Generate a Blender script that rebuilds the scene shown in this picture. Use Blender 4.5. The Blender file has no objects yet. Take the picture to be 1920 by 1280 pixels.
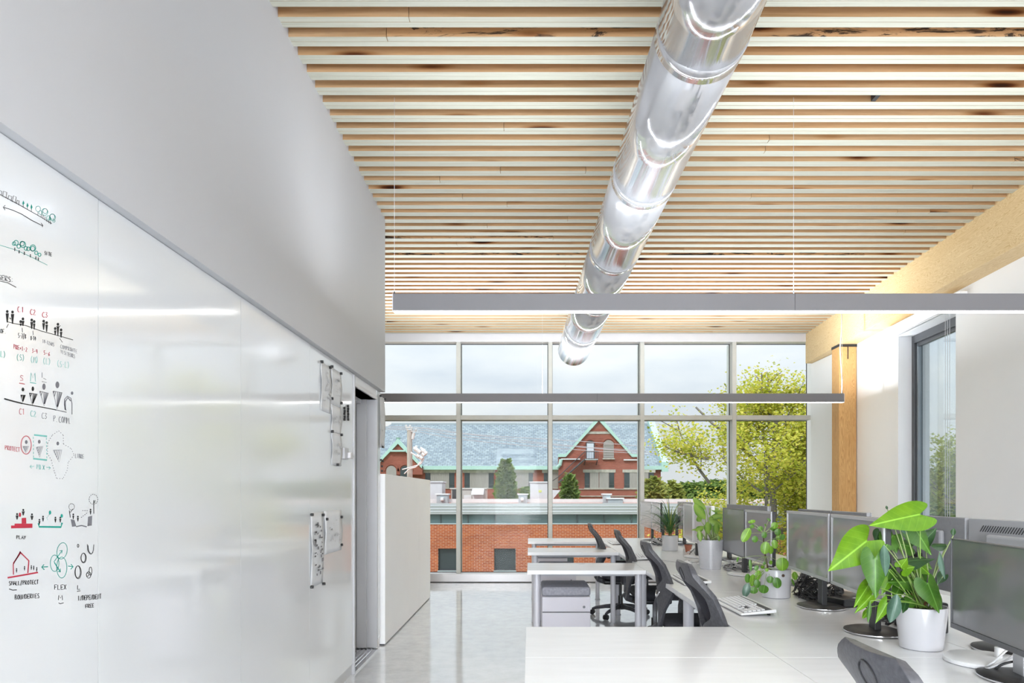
import bpy, bmesh, math, random
from mathutils import Vector, Matrix
random.seed(7)
SC = bpy.context.scene
COL = SC.collection
H, F, CX, CY = 1.335, 1280.0, 992.0, 925.0      # eye height, focal length and principal point (image units)
# ---------------- camera ----------------
cam = bpy.data.cameras.new('camera'); co = bpy.data.objects.new('camera', cam); COL.objects.link(co)
co.location = (0, 0, H); co.rotation_euler = (math.pi/2, 0, 0)
cam.sensor_width = 36; cam.lens = 24; cam.clip_end = 900; cam.clip_start = .02
cam.shift_x = (960-CX)/1920; cam.shift_y = (CY-640)/1920
SC.camera = co
# ---------------- exposure ----------------
SC.view_settings.view_transform = 'Standard'; SC.view_settings.look = 'None'
SC.view_settings.gamma = 1; SC.view_settings.exposure = 0.92; SC.view_settings.use_curve_mapping = False
SC.cycles.max_bounces = 10; SC.cycles.diffuse_bounces = 5; SC.cycles.glossy_bounces = 5
SC.cycles.transparent_max_bounces = 24; SC.cycles.transmission_bounces = 6
SC.cycles.sample_clamp_indirect = 6; SC.cycles.caustics_reflective = False; SC.cycles.caustics_refractive = False
SC.cycles.use_denoising = True
# ---------------- sky: bright broken cloud ----------------
w = bpy.data.worlds.new('sky'); SC.world = w; w.use_nodes = True
nt = w.node_tree; nt.nodes.clear(); L = nt.links
def wn(t): return nt.nodes.new(t)
tc = wn('ShaderNodeTexCoord'); mp = wn('ShaderNodeMapping'); mp.inputs['Scale'].default_value = (1, 1, 3.2)
mp.inputs['Location'].default_value = (0.35, 0.1, 0.4)
nz = wn('ShaderNodeTexNoise'); nz.inputs['Scale'].default_value = 2.3; nz.inputs['Detail'].default_value = 7; nz.inputs['Roughness'].default_value = .52
cr = wn('ShaderNodeValToRGB'); e = cr.color_ramp.elements
e[0].position = .36; e[0].color = (.64, .71, .83, 1); e[1].position = .62; e[1].color = (.97, .98, 1.0, 1)
m_ = cr.color_ramp.elements.new(.50); m_.color = (.82, .865, .94, 1)
sep = wn('ShaderNodeSeparateXYZ'); hr = wn('ShaderNodeMapRange')
hr.inputs[1].default_value = .0; hr.inputs[2].default_value = .16; hr.inputs[3].default_value = .75; hr.inputs[4].default_value = 0
mx = wn('ShaderNodeMix'); mx.data_type = 'RGBA'; mx.inputs[7].default_value = (1, 1, 1, 1)
# overcast luminance: brighter toward the zenith, 1 + 2 sin(elevation)
mz = wn('ShaderNodeMath'); mz.operation = 'MULTIPLY_ADD'; mz.use_clamp = False; mz.inputs[1].default_value = 2.0; mz.inputs[2].default_value = 1.0
mc = wn('ShaderNodeMath'); mc.operation = 'MAXIMUM'; mc.inputs[1].default_value = 0.0
bg = wn('ShaderNodeBackground'); bg.inputs[1].default_value = 1.0
out = wn('ShaderNodeOutputWorld')
L.new(tc.outputs['Generated'], mp.inputs[0]); L.new(mp.outputs[0], nz.inputs[0]); L.new(nz.outputs[0], cr.inputs[0])
L.new(tc.outputs['Generated'], sep.inputs[0]); L.new(sep.outputs[2], hr.inputs[0])
L.new(hr.outputs[0], mx.inputs[0]); L.new(cr.outputs[0], mx.inputs[6]); L.new(mx.outputs[2], bg.inputs[0]); L.new(bg.outputs[0], out.inputs[0])
L.new(sep.outputs[2], mc.inputs[0]); L.new(mc.outputs[0], mz.inputs[0]); ms = wn('ShaderNodeMath'); ms.operation = 'MULTIPLY'; ms.inputs[1].default_value = .425; L.new(mz.outputs[0], ms.inputs[0]); L.new(ms.outputs[0], bg.inputs[1])
# ---------------- sun (veiled) and added fill lights ----------------
def light(name, kind, loc, rot, power, size=None, size_y=None, col=(1, 1, 1), angle=None):
    l = bpy.data.lights.new(name, kind); o = bpy.data.objects.new(name, l); COL.objects.link(o)
    o.location = loc; o.rotation_euler = rot; l.energy = power; l.color = col
    if kind == 'AREA': l.shape = 'RECTANGLE'; l.size = size; l.size_y = size_y
    if angle: l.angle = angle
    return o
light('sun', 'SUN', (0, -20, 30), (math.radians(42), 0, math.radians(-28)), 1.1, col=(1, .97, .92), angle=math.radians(14))
# area light added behind the camera to brighten the room
light('rear_fill_light', 'AREA', (-.4, -6.0, 1.6), (math.radians(93), 0, math.radians(-28)), 760, 5.0, 3.0, (.88, .94, 1))
# downward area light added behind the camera, lifts floor and desks
light('rear_top_fill_light', 'AREA', (1.6, -2.6, 3.6), (0, 0, 0), 250, 4.0, 5.0, (.89, .95, 1))

# ---------------- helpers ----------------
def P(px, py, Y): return Vector(((px-CX)*Y/F, Y, H+(CY-py)*Y/F))
def PX(px, Y): return (px-CX)*Y/F
def PZ(py, Y): return H+(CY-py)*Y/F
def D(py, h=.595): return h*F/(py-CY)          # depth of a point on the desk plane seen at row py
DT = .74
class NG:
    """tiny node-graph helper"""
    def __init__(s, name):
        s.m = bpy.data.materials.new(name); s.m.use_nodes = True; s.t = s.m.node_tree
        s.b = s.t.nodes['Principled BSDF']; s.o = s.t.nodes['Material Output']
    def n(s, t, **k):
        x = s.t.nodes.new(t)
        for a, v in k.items():
            if a.startswith('_'): setattr(x, a[1:], v)
            else: x.inputs[a.replace('#', ' ')].default_value = v
        return x
    def l(s, a, b): s.t.links.new(a, b)
    def pos(s, scale, rot=(0, 0, 0), kind='Position', loc=(0, 0, 0)):
        if kind == 'Position': src = s.n('ShaderNodeNewGeometry').outputs['Position']
        else: src = s.n('ShaderNodeTexCoord').outputs[kind]
        mp = s.n('ShaderNodeMapping', Scale=scale, Rotation=rot, Location=loc); s.l(src, mp.inputs[0]); return mp.outputs[0]
    def ramp(s, src, stops, interp='LINEAR'):
        r = s.n('ShaderNodeValToRGB'); e = r.color_ramp; e.interpolation = interp
        while len(e.elements) < len(stops): e.elements.new(.5)
        for i, (p, c) in enumerate(stops):
            e.elements[i].position = p; e.elements[i].color = tuple(c)+(1,) if len(c) == 3 else c
        s.l(src, r.inputs[0]); return r.outputs[0]
    def mix(s, fac, a, b, mode='MIX'):
        x = s.n('ShaderNodeMix', _data_type='RGBA', _blend_type=mode)
        for i, v in ((0, fac), (6, a), (7, b)):
            if hasattr(v, 'is_linked') or hasattr(v, 'links'): s.l(v, x.inputs[i])
            else: x.inputs[i].default_value = v if i == 0 else (tuple(v)+(1,))[:4]
        return x.outputs[2]
    def bump(s, src, st=.2, d=.01):
        b = s.n('ShaderNodeBump', Strength=st, Distance=d); s.l(src, b.inputs['Height']); s.l(b.outputs[0], s.b.inputs['Normal'])
def mat(name, col, rough=.5, metal=0, var=.04, scale=6, stretch=(1, 1, 1), bump=0, spec=.5, coat=0):
    g = NG(name); g.b.inputs['Roughness'].default_value = rough; g.b.inputs['Metallic'].default_value = metal
    g.b.inputs['Specular IOR Level'].default_value = spec; g.b.inputs['Coat Weight'].default_value = coat
    nz = g.n('ShaderNodeTexNoise', Scale=scale, Detail=5.0); g.l(g.pos(stretch, kind='Object'), nz.inputs[0])
    a = tuple(max(0, c*(1-var)) for c in col); b = tuple(min(1, c*(1+var)) for c in col)
    g.l(g.ramp(nz.outputs[0], [(.3, a), (.7, b)]), g.b.inputs['Base Color'])
    if bump: g.bump(nz.outputs[0], bump)
    return g.m
def emis(name, col, st):
    g = NG(name); g.b.inputs['Base Color'].default_value = (.8, .8, .8, 1)
    g.b.inputs['Emission Color'].default_value = tuple(col)+(1,); g.b.inputs['Emission Strength'].default_value = st; return g.m
def glassmat(name, tint=(.97, .99, .98), refl=1.0):
    g = NG(name); g.t.nodes.remove(g.b)
    tr = g.n('ShaderNodeBsdfTransparent', Color=tint+(1,)); gl = g.n('ShaderNodeBsdfGlossy', Roughness=.01)
    fr = g.n('ShaderNodeFresnel', IOR=1.45); mu = g.n('ShaderNodeMath', _operation='MULTIPLY'); mu.inputs[1].default_value = refl
    mi = g.n('ShaderNodeMixShader'); g.l(fr.outputs[0], mu.inputs[0]); g.l(mu.outputs[0], mi.inputs[0])
    g.l(tr.outputs[0], mi.inputs[1]); g.l(gl.outputs[0], mi.inputs[2]); g.l(mi.outputs[0], g.o.inputs[0]); return g.m
def wloc(o):
    v = Vector((0, 0, 0))
    while o is not None: v += o.location; o = o.parent
    return v
class MB:
    def __init__(s, world=True): s.v = []; s.f = []; s.mi = []; s.w = world; s.cm = 0
    def add(s, vs, fs):
        n = len(s.v); s.v += [tuple(v) for v in vs]; s.f += [tuple(i+n for i in f) for f in fs]; s.mi += [s.cm]*len(fs); return s
    def box(s, x0, x1, y0, y1, z0, z1):
        vs = [(x, y, z) for x in (x0, x1) for y in (y0, y1) for z in (z0, z1)]
        return s.add(vs, [(0, 1, 3, 2), (4, 6, 7, 5), (0, 4, 5, 1), (2, 3, 7, 6), (0, 2, 6, 4), (1, 5, 7, 3)])
    def hexa(s, b, t):      # bottom 4 and top 4 points, same winding
        return s.add(list(b)+list(t), [(3, 2, 1, 0), (4, 5, 6, 7)]+[(i, (i+1) % 4, (i+1) % 4+4, i+4) for i in range(4)])
    def prism(s, pts, d):   # polygon extruded by vector d
        n = len(pts); d = Vector(d); q = [Vector(p) for p in pts]
        return s.add(q+[p+d for p in q], [tuple(range(n))[::-1], tuple(range(n, 2*n))]+[(i, (i+1) % n, (i+1) % n+n, i+n) for i in range(n)])
    def ring(s, c, u, v, r, n): return [c+u*(r*math.cos(2*math.pi*k/n))+v*(r*math.sin(2*math.pi*k/n)) for k in range(n)]
    def tube(s, pts, r, n=8, cap=True):
        pts = [Vector(p) for p in pts]; R = r if isinstance(r, (list, tuple)) else [r]*len(pts); vs = []; u0 = None
        for i, p in enumerate(pts):
            d = (pts[min(i+1, len(pts)-1)]-pts[max(i-1, 0)])
            if d.length < 1e-9: d = Vector((0, 0, 1))
            d.normalize()
            u = u0-d*u0.dot(d) if u0 is not None else (d.orthogonal())
            if u.length < 1e-6: u = d.orthogonal()
            u.normalize(); u0 = u; vs += s.ring(p, u, d.cross(u), R[i], n)
        fs = [(i*n+k, i*n+(k+1) % n, (i+1)*n+(k+1) % n, (i+1)*n+k) for i in range(len(pts)-1) for k in range(n)]
        if cap: fs += [tuple(range(n))[::-1], tuple(range((len(pts)-1)*n, len(pts)*n))]
        return s.add(vs, fs)
    def lathe(s, prof, c=(0, 0, 0), n=32, sx=1, sy=1, cap0=True, cap1=True):
        c = Vector(c); vs = [c+Vector((r*sx*math.cos(2*math.pi*k/n), r*sy*math.sin(2*math.pi*k/n), z)) for r, z in prof for k in range(n)]
        fs = [(i*n+k, i*n+(k+1) % n, (i+1)*n+(k+1) % n, (i+1)*n+k) for i in range(len(prof)-1) for k in range(n)]
        if cap0: fs.append(tuple(range(n))[::-1])
        if cap1: fs.append(tuple(range((len(prof)-1)*n, len(prof)*n)))
        return s.add(vs, fs)
    def build(s, name, m, parent=None, bev=0, seg=2, smooth=False, sub=0, solid=0, label=None, kind=None):
        me = bpy.data.meshes.new(name); vs = s.v
        if parent is not None and s.w:
            o0 = wloc(parent); vs = [(v[0]-o0.x, v[1]-o0.y, v[2]-o0.z) for v in vs]
        me.from_pydata(vs, [], s.f); me.validate()
        ml = m if isinstance(m, list) else [m]
        for q in ml: me.materials.append(q)
        if len(ml) > 1:
            for p, i in zip(me.polygons, s.mi): p.material_index = i
        bm = bmesh.new(); bm.from_mesh(me); bmesh.ops.recalc_face_normals(bm, faces=bm.faces); bm.to_mesh(me); bm.free()
        if smooth:
            me.polygons.foreach_set('use_smooth', [True]*len(me.polygons))
            if smooth != 'all': me.set_sharp_from_angle(angle=math.radians(40))
        o = bpy.data.objects.new(name, me); COL.objects.link(o)
        if parent is not None: o.parent = parent
        if solid: q = o.modifiers.new('thick', 'SOLIDIFY'); q.thickness = solid; q.offset = 0
        if sub: q = o.modifiers.new('sub', 'SUBSURF'); q.levels = q.render_levels = sub
        if bev: q = o.modifiers.new('bev', 'BEVEL'); q.width = bev; q.segments = seg; q.limit_method = 'ANGLE'; q.angle_limit = .6
        if label: o['label'] = label
        if kind: o['kind'] = kind
        return o
def root(name, label=None, cat=None, loc=(0, 0, 0), rz=0, group=None, kind=None):
    o = bpy.data.objects.new(name, None); COL.objects.link(o); o.location = loc; o.rotation_euler = (0, 0, rz)
    o.empty_display_size = .1
    return tag(o, label, cat, group, kind)
def tag(o, label=None, cat=None, group=None, kind=None):
    if label: o['label'] = label
    if cat: o['category'] = cat
    if group: o['group'] = group
    if kind: o['kind'] = kind
    return o
def copy_tree(o, parent=None):
    c = o.copy(); COL.objects.link(c)
    if parent is not None: c.parent = parent
    for ch in list(o.children): copy_tree(ch, c)
    return c
# ---------------- materials ----------------
WALL = mat('white_paint', (.90, .90, .91), .55, var=.012, scale=1.5)
WALLG = mat('dimmed_white_paint', (.47, .47, .485), .5, var=.012, scale=1.5)  # white paint darkened to stand for the weaker light on this wall
ALU = mat('anodised_aluminium', (.50, .49, .45), .4, .15, var=.02)
ALUL = mat('light_metal_trim', (.62, .60, .61), .35, .2, var=.02)
GREYM = mat('grey_metal', (.50, .50, .52), .45, .1, var=.02)
DARKF = mat('dark_window_frame', (.085, .088, .095), .4, .2, var=.05)
BLACK = mat('black_plastic', (.018, .018, .02), .4, var=.1)
GASK = mat('black_gasket', (.03, .03, .035), .7, var=.1)
DESK = mat('desk_laminate', (.84, .84, .86), .22, var=.03, scale=5, stretch=(.6, 3.5, 3.5))
DESKE = mat('desk_edge', (.50, .50, .54), .4, var=.02)
LEGM = mat('leg_enamel', (.62, .61, .65), .35, .1, var=.02)
PEDM = mat('pedestal_enamel', (.56, .54, .59), .4, .05, var=.02)
CUSH = mat('cushion_fabric', (.30, .30, .34), .9, var=.15, scale=60, bump=.2)
CHF = mat('chair_frame_plastic', (.070, .070, .080), .42, var=.25, scale=70, bump=.15)
MESHM = mat('black_mesh', (.010, .009, .018), .8, var=.3, scale=120, bump=.2)
SEATF = mat('seat_fabric', (.045, .045, .055), .85, var=.25, scale=80, bump=.2)
CHROME = mat('chrome', (.75, .75, .77), .15, 1, var=.03)
POTW = mat('white_ceramic', (.53, .525, .55), .2, var=.01)
POTG = mat('grey_ceramic', (.55, .55, .57), .45, var=.02)
TERRA = mat('terracotta', (.36, .12, .07), .7, var=.08)
SOIL = mat('soil', (.05, .03, .02), .95, var=.4, scale=40, bump=.6)
GLASS = glassmat('window_glass', refl=.09)
EM = emis('led_diffuser', (1, .99, .97), 4)
PAPER = mat('paper', (.66, .67, .69), .6, var=.03, scale=14)
INK = mat('black_marker', (.012, .012, .014), .5)
INKR = mat('red_marker', (.42, .02, .045), .5)
INKG = mat('green_marker', (.01, .30, .24), .5)
INKB = mat('faint_black_marker', (.16, .16, .18), .5)
INKRF = mat('faint_red_marker', (.50, .13, .15), .5)
INKGF = mat('faint_green_marker', (.16, .46, .42), .5)
MINT = mat('mint_copper', (.42, .63, .58), .5, var=.05)
STONE = mat('stone_lintel', (.42, .40, .36), .8, var=.2, scale=3)
def boardglass():
    g = NG('gloss_marker_board'); g.b.inputs['Base Color'].default_value = (.72, .73, .74, 1)
    g.b.inputs['Roughness'].default_value = .10; g.b.inputs['Specular IOR Level'].default_value = .6; g.b.inputs['IOR'].default_value = 1.9; g.b.inputs['Metallic'].default_value = .10
    nz = g.n('ShaderNodeTexNoise', Scale=1.2, Detail=2.0); g.l(g.pos((1, .6, 3)), nz.inputs[0])
    g.l(g.ramp(nz.outputs[0], [(.35, (.07,)*3), (.7, (.15,)*3)]), g.b.inputs['Roughness'])
    g.bump(nz.outputs[0], .05, .01); return g.m
BOARD = boardglass()
def concrete():
    g = NG('polished_concrete'); p = g.pos((1, 1, 1))
    n1 = g.n('ShaderNodeTexNoise', Scale=.9, Detail=8.0, Roughness=.6); g.l(p, n1.inputs[0])
    n2 = g.n('ShaderNodeTexNoise', Scale=9.0, Detail=8.0, Roughness=.7); g.l(p, n2.inputs[0])
    a = g.ramp(n1.outputs[0], [(.3, (.68, .70, .73)), (.7, (.80, .815, .84))])
    b = g.ramp(n2.outputs[0], [(.35, (.86, .86, .87)), (.6, (1, 1, 1))])
    g.l(g.mix(1.0, a, b, 'MULTIPLY'), g.b.inputs['Base Color'])
    g.l(g.ramp(n2.outputs[0], [(.3, (.05,)*3), (.7, (.16,)*3)]), g.b.inputs['Roughness']); g.b.inputs['Specular IOR Level'].default_value = .8
    g.b.inputs['Coat Weight'].default_value = .6; g.b.inputs['Coat Roughness'].default_value = .06
    return g.m
FLOOR = concrete()
def board_wood():
    """wide faces of the ceiling boards: warm wood with knots and stain; narrow faces: pale and streaky"""
    g = NG('ceiling_board_wood'); oi = g.n('ShaderNodeObjectInfo')
    geo = g.n('ShaderNodeNewGeometry'); off = g.n('ShaderNodeVectorMath', _operation='SCALE'); off.inputs['Scale'].default_value = 37.0
    cmb = g.n('ShaderNodeCombineXYZ'); g.l(oi.outputs['Random'], cmb.inputs[0]); g.l(oi.outputs['Random'], cmb.inputs[2]); g.l(cmb.outputs[0], off.inputs[0])
    ad = g.n('ShaderNodeVectorMath', _operation='ADD'); g.l(geo.outputs['Position'], ad.inputs[0]); g.l(off.outputs[0], ad.inputs[1])
    def mp(sc):
        m = g.n('ShaderNodeMapping', Scale=sc); g.l(ad.outputs[0], m.inputs[0]); return m.outputs[0]
    gr = g.n('ShaderNodeTexNoise', Scale=1.0, Detail=6.0, Distortion=.6); g.l(mp((1.2, 30, 30)), gr.inputs[0])
    base = g.ramp(gr.outputs[0], [(.3, (.39, .24, .12)), (.5, (.49, .315, .17)), (.72, (.56, .38, .22))])
    tint = g.ramp(oi.outputs['Random'], [(0, (.86, .84, .80)), (.5, (1, 1, 1)), (1, (1.0, .93, .84))])
    base = g.mix(1.0, base, tint, 'MULTIPLY')
    vo = g.n('ShaderNodeTexVoronoi', Scale=1.0, Randomness=1.0); g.l(mp((1.5, 6, 9)), vo.inputs[0])
    kn = g.ramp(vo.outputs['Distance'], [(.05, (.05, .02, .01)), (.11, (.22, .10, .04)), (.18, (.75, .62, .5)), (.26, (1, 1, 1))])
    base = g.mix(1.0, base, kn, 'MULTIPLY')
    st = g.n('ShaderNodeTexNoise', Scale=1.0, Detail=9.0, Roughness=.72, Distortion=1.5); g.l(mp((2.2, 14, 16)), st.inputs[0])
    sel = g.n('ShaderNodeMath', _operation='GREATER_THAN'); sel.inputs[1].default_value = .93; g.l(oi.outputs['Random'], sel.inputs[0])
    sm = g.ramp(st.outputs[0], [(.52, (0, 0, 0)), (.56, (1, 1, 1))], 'LINEAR'); smv = g.n('ShaderNodeMath', _operation='MULTIPLY'); g.l(sm, smv.inputs[0]); g.l(sel.outputs[0], smv.inputs[1])
    base = g.mix(smv.outputs[0], base, (.05, .035, .025))
    # narrow lower edge (normal down)
    en = g.n('ShaderNodeTexNoise', Scale=1.0, Detail=5.0, Roughness=.7); g.l(mp((1.6, 140, 40)), en.inputs[0])
    edge = g.ramp(en.outputs[0], [(.27, (.34, .27, .16)), (.34, (.37, .36, .29)), (.5, (.45, .44, .365)), (.7, (.49, .48, .41))])
    sp = g.n('ShaderNodeSeparateXYZ'); g.l(geo.outputs['True Normal'], sp.inputs[0])
    ab = g.n('ShaderNodeMath', _operation='ABSOLUTE'); g.l(sp.outputs[2], ab.inputs[0]); gt = g.n('ShaderNodeMath', _operation='GREATER_THAN'); gt.inputs[1].default_value = .6; g.l(ab.outputs[0], gt.inputs[0])
    g.l(g.mix(gt.outputs[0], base, edge), g.b.inputs['Base Color']); g.b.inputs['Roughness'].default_value = .6
    g.b.inputs['Specular IOR Level'].default_value = .25
    return g.m
CEILW = board_wood()
def glulam(name, long='Y', c0=(.50, .30, .12), c1=(.78, .56, .30)):
    g = NG(name)
    sc = {'Y': (9, .55, 9), 'Z': (9, 9, .5)}[long]
    wv = g.n('ShaderNodeTexNoise', Scale=1.6, Detail=3.0, Distortion=1.2); g.l(g.pos(sc), wv.inputs[0])
    si = g.n('ShaderNodeMath', _operation='MULTIPLY'); si.inputs[1].default_value = 26.0; g.l(wv.outputs[0], si.inputs[0])
    fr = g.n('ShaderNodeMath', _operation='FRACT'); g.l(si.outputs[0], fr.inputs[0])
    a = g.ramp(fr.outputs[0], [(0, c1), (.55, tuple((x*.6+y*.4) for x, y in zip(c1, c0))), (.86, c0), (1, c1)])
    n2 = g.n('ShaderNodeTexNoise', Scale=.8, Detail=3.0); g.l(g.pos((1, .5, 4)), n2.inputs[0])
    b = g.ramp(n2.outputs[0], [(.3, (.90, .86, .80)), (.7, (1, 1, 1))])
    g.l(g.mix(1.0, a, b, 'MULTIPLY'), g.b.inputs['Base Color']); g.b.inputs['Roughness'].default_value = .55; g.b.inputs['Specular IOR Level'].default_value = .3
    return g.m
BEAM = glulam('glulam_beam', 'Y', (.62, .42, .20), (.82, .64, .38))
POST = glulam('glulam_post', 'Z', (.46, .25, .09), (.68, .42, .18))
def brick(name, c1, c2, mort, sc, w=.5, rh=.25, ms=.02, dirt=.2):
    g = NG(name); p = g.pos((1, 1, 1), rot=(math.radians(90), 0, 0))
    b = g.n('ShaderNodeTexBrick', Scale=sc); b.inputs['Color1'].default_value = c1+(1,); b.inputs['Color2'].default_value = c2+(1,)
    b.inputs['Mortar'].default_value = mort+(1,); b.inputs['Mortar Size'].default_value = ms; b.inputs['Brick Width'].default_value = w; b.inputs['Row Height'].default_value = rh
    mpn = g.n('ShaderNodeMapping', Rotation=(math.radians(-90), 0, 0)); ge = g.n('ShaderNodeNewGeometry'); g.l(ge.outputs['Position'], mpn.inputs[0]); g.l(mpn.outputs[0], b.inputs[0])
    nz = g.n('ShaderNodeTexNoise', Scale=.35, Detail=6.0); g.l(g.pos((1, 1, 2.5)), nz.inputs[0])
    d = g.ramp(nz.outputs[0], [(.35, (1-dirt,)*3), (.65, (1, 1, 1))])
    g.l(g.mix(1.0, b.outputs[0], d, 'MULTIPLY'), g.b.inputs['Base Color']); g.b.inputs['Roughness'].default_value = .85; g.b.inputs['Specular IOR Level'].default_value = .2
    g.bump(b.outputs[1], .3, -.01); return g.m
# ================= STRUCTURE =================
XL, XB = -1.265, -1.30                 # bulkhead face, marker board face
YW = 10.3                              # window wall
ZC = 3.735                             # underside of the ceiling boards
def WX(y): return 3.738+.0633*y        # right wall face (it runs slightly askew)
def BX(y): return 4.17+.0633*(y-10.3)  # left face of the beam
S = 'structure'
MB().box(-5, 6.5, -6.4, 10.5, -.3, 0).build('floor', FLOOR, kind=S)
# ceiling
ce = root('ceiling', kind=S)
MB().box(-5, 4.75, -6.4, YW, ZC+.088, ZC+.22).build('deck', mat('deck_wood', (.45, .30, .16), .7, var=.1, stretch=(1, 20, 20)), ce)
MB().box(-5, 6.5, -6.4, YW+.5, ZC+.22, ZC+.3).build('roof_slab', WALL, ce)
pitch = .1494; lam = .0385
rb = random.Random(3)
stuff = MB()
for n in range(-66, 47):
    yf = 3.367+pitch*n
    xl = XL-.02 if yf < 6.02 else -4.9
    xr = BX(yf)+.02
    if n < -3:
        if yf > -6.2: stuff.box(XL-.02, xr, yf-.078, yf, ZC, ZC+.09)
        continue
    MB().box(xl, xr, yf-lam+.0008, yf, ZC, ZC+.09).build('board', CEILW, ce)
    cuts = sorted(rb.uniform(xl+.4, xr-.3) for _ in range(2 if rb.random() < .55 else 1)); xs = [xl]+cuts+[xr]
    for a, b in zip(xs[:-1], xs[1:]):
        MB().box(a+.0015, b-.0015, yf-2*lam, yf-lam-.0008, ZC+rb.uniform(-.0008, .0008), ZC+.09).build('board', CEILW, ce)
stuff.build('far_board', CEILW, ce, kind='stuff')
# black slot between two boards
MB().box(PX(1637, 4.16), PX(1645, 4.16), 4.115, 4.19, ZC+.003, ZC+.05).build('dark_bracket', BLACK, ce)
# left bulkhead (white enclosed room) with the marker board below
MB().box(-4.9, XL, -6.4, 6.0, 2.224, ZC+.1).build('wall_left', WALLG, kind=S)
lw = MB(); lw.box(-1.7, XB-.012, -6.4, 5.05, 0, 2.224); lw.box(-1.7, XB-.012, 5.86, 5.99, 0, 2.224); lw.box(-1.7, XB-.012, 5.05, 5.86, 2.137, 2.224)
lw.box(-4.9, -1.7, 5.87, 5.99, 0, 2.224)
lw.build('wall_left', WALL, kind=S)
MB().box(-4.98, -4.9, -6.4, 10.5, 0, ZC+.1).build('wall_left', WALL, kind=S)
lwr = root('wall_left', kind=S, loc=(XL, 7.3, 0))
MB().box(-1.365, XL, 6.0, 7.847, .012, 1.508).build('panel', WALL, lwr, bev=.002)
MB().box(-1.365, XL, 7.851, 8.74, .012, 1.508).build('panel', WALL, lwr, bev=.002)
MB().box(-1.36, XL-.012, 6.01, 8.73, 0, .012).build('shadow_gap', GASK, lwr)
# rear wall
MB().box(-5, 6.5, -6.6, -6.4, 0, ZC+.1).build('wall_back', WALL, kind=S)
# door in the left wall
d1 = root('door_1', kind=S, loc=(-1.35, 5.4, 0))
MB().box(-1.50, XB+.012, 5.036, 5.062, 0, 2.215).build('trim_strip', GREYM, d1, bev=.003)
MB().box(-1.50, XB+.002, 5.062, 5.085, 0, 2.16).build('jamb', ALUL, d1, bev=.002)
MB().box(-1.50, XB+.002, 5.835, 5.862, .02, 2.16).build('jamb', GREYM, d1, bev=.002)
MB().box(-1.47, -1.385, 5.815, 5.836, .02, 2.137).build('door_stop', GREYM, d1, bev=.002)
MB().box(-1.50, XB+.002, 5.085, 5.835, 2.137, 2.165).build('head_jamb', ALUL, d1, bev=.002)
MB().box(-1.474, -1.43, 5.085, 5.835, 2.10, 2.137).build('door_stop', ALUL, d1, bev=.002)
MB().box(-1.52, -1.475, 5.085, 5.835, .02, 2.136).build('door_leaf', mat('door_grey', (.60, .60, .61), .4, var=.01), d1)
t = MB().box(-1.50, XB+.012, 5.062, 5.862, 0, .012)
t.build('threshold', CHROME, d1, bev=.002)
for k in range(5): MB().box(-1.47+k*.032, -1.458+k*.032, 5.085, 5.835, .012, .016).build('ridge', CHROME, d1)
for z in (.55, 1.16, 1.75): MB().tube([(-1.345, 5.834, z), (-1.345, 5.829, z)], .006, 10).build('screw', GREYM, d1)
MB().box(-1.33, XB-.008, -6.4, 5.03, 0, .075).build('baseboard_left', mat('baseboard_grey', (.55, .55, .56), .4), kind=S)
# window wall
win = root('window_1', kind=S, loc=(1.5, YW, 0))
xm = [PX(859-172.75*k, YW) for k in (2, 1)]+[PX(859.2+172.65*k, YW) for k in range(0, 4)]
xr_w = 4.252
mw = .062
zt, zh, zs = 2.483, 3.62, .131
MB().box(-4.9, xr_w+.2, YW-.02, YW+.2, ZC-.115, ZC+.1).build('head', ALUL, win, bev=.004)
MB().box(-4.9, xr_w+.2, YW-.05, YW+.2, 0, zs).build('sill', ALUL, win, bev=.004)
MB().box(-4.9, xr_w, YW-.055, YW-.05, 0, .012).build('sill_gap', GASK, win)
edges = [-4.9+.03]+xm+[xr_w+.03]
for x in xm:
    MB().box(x-mw/2, x+mw/2, YW, YW+.15, zs, zh).build('mullion', ALU, win, bev=.003)
    MB().box(x-mw/2+.006, x+mw/2-.006, YW+.15, YW+.165, zs, zh).build('gasket', GASK, win)
    MB().box(x-mw/2, x+mw/2, YW+.165, YW+.30, zs, zh).build('outer_cap', mat('white_cap', (.75, .76, .76), .4), win)
for a, b in zip(edges[:-1], edges[1:]):
    a += mw/2; b -= mw/2
    MB().box(a, b, YW+.005, YW+.15, zt-.034, zt+.034).build('transom', ALU, win, bev=.003)
    for z0, z1 in ((zs, zt-.034), (zt+.034, zh)):
        g = MB(); t = .008
        g.box(a, a+t, YW+.145, YW+.16, z0, z1); g.box(b-t, b, YW+.145, YW+.16, z0, z1); g.box(a+t, b-t, YW+.145, YW+.16, z0, z0+t); g.box(a+t, b-t, YW+.145, YW+.16, z1-t, z1)
        g.build('glazing_gasket', GASK, win, kind='stuff')
        MB().box(a+.002, b-.002, YW+.15, YW+.156, z0+.002, z1-.002).build('pane', GLASS, win)
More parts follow.
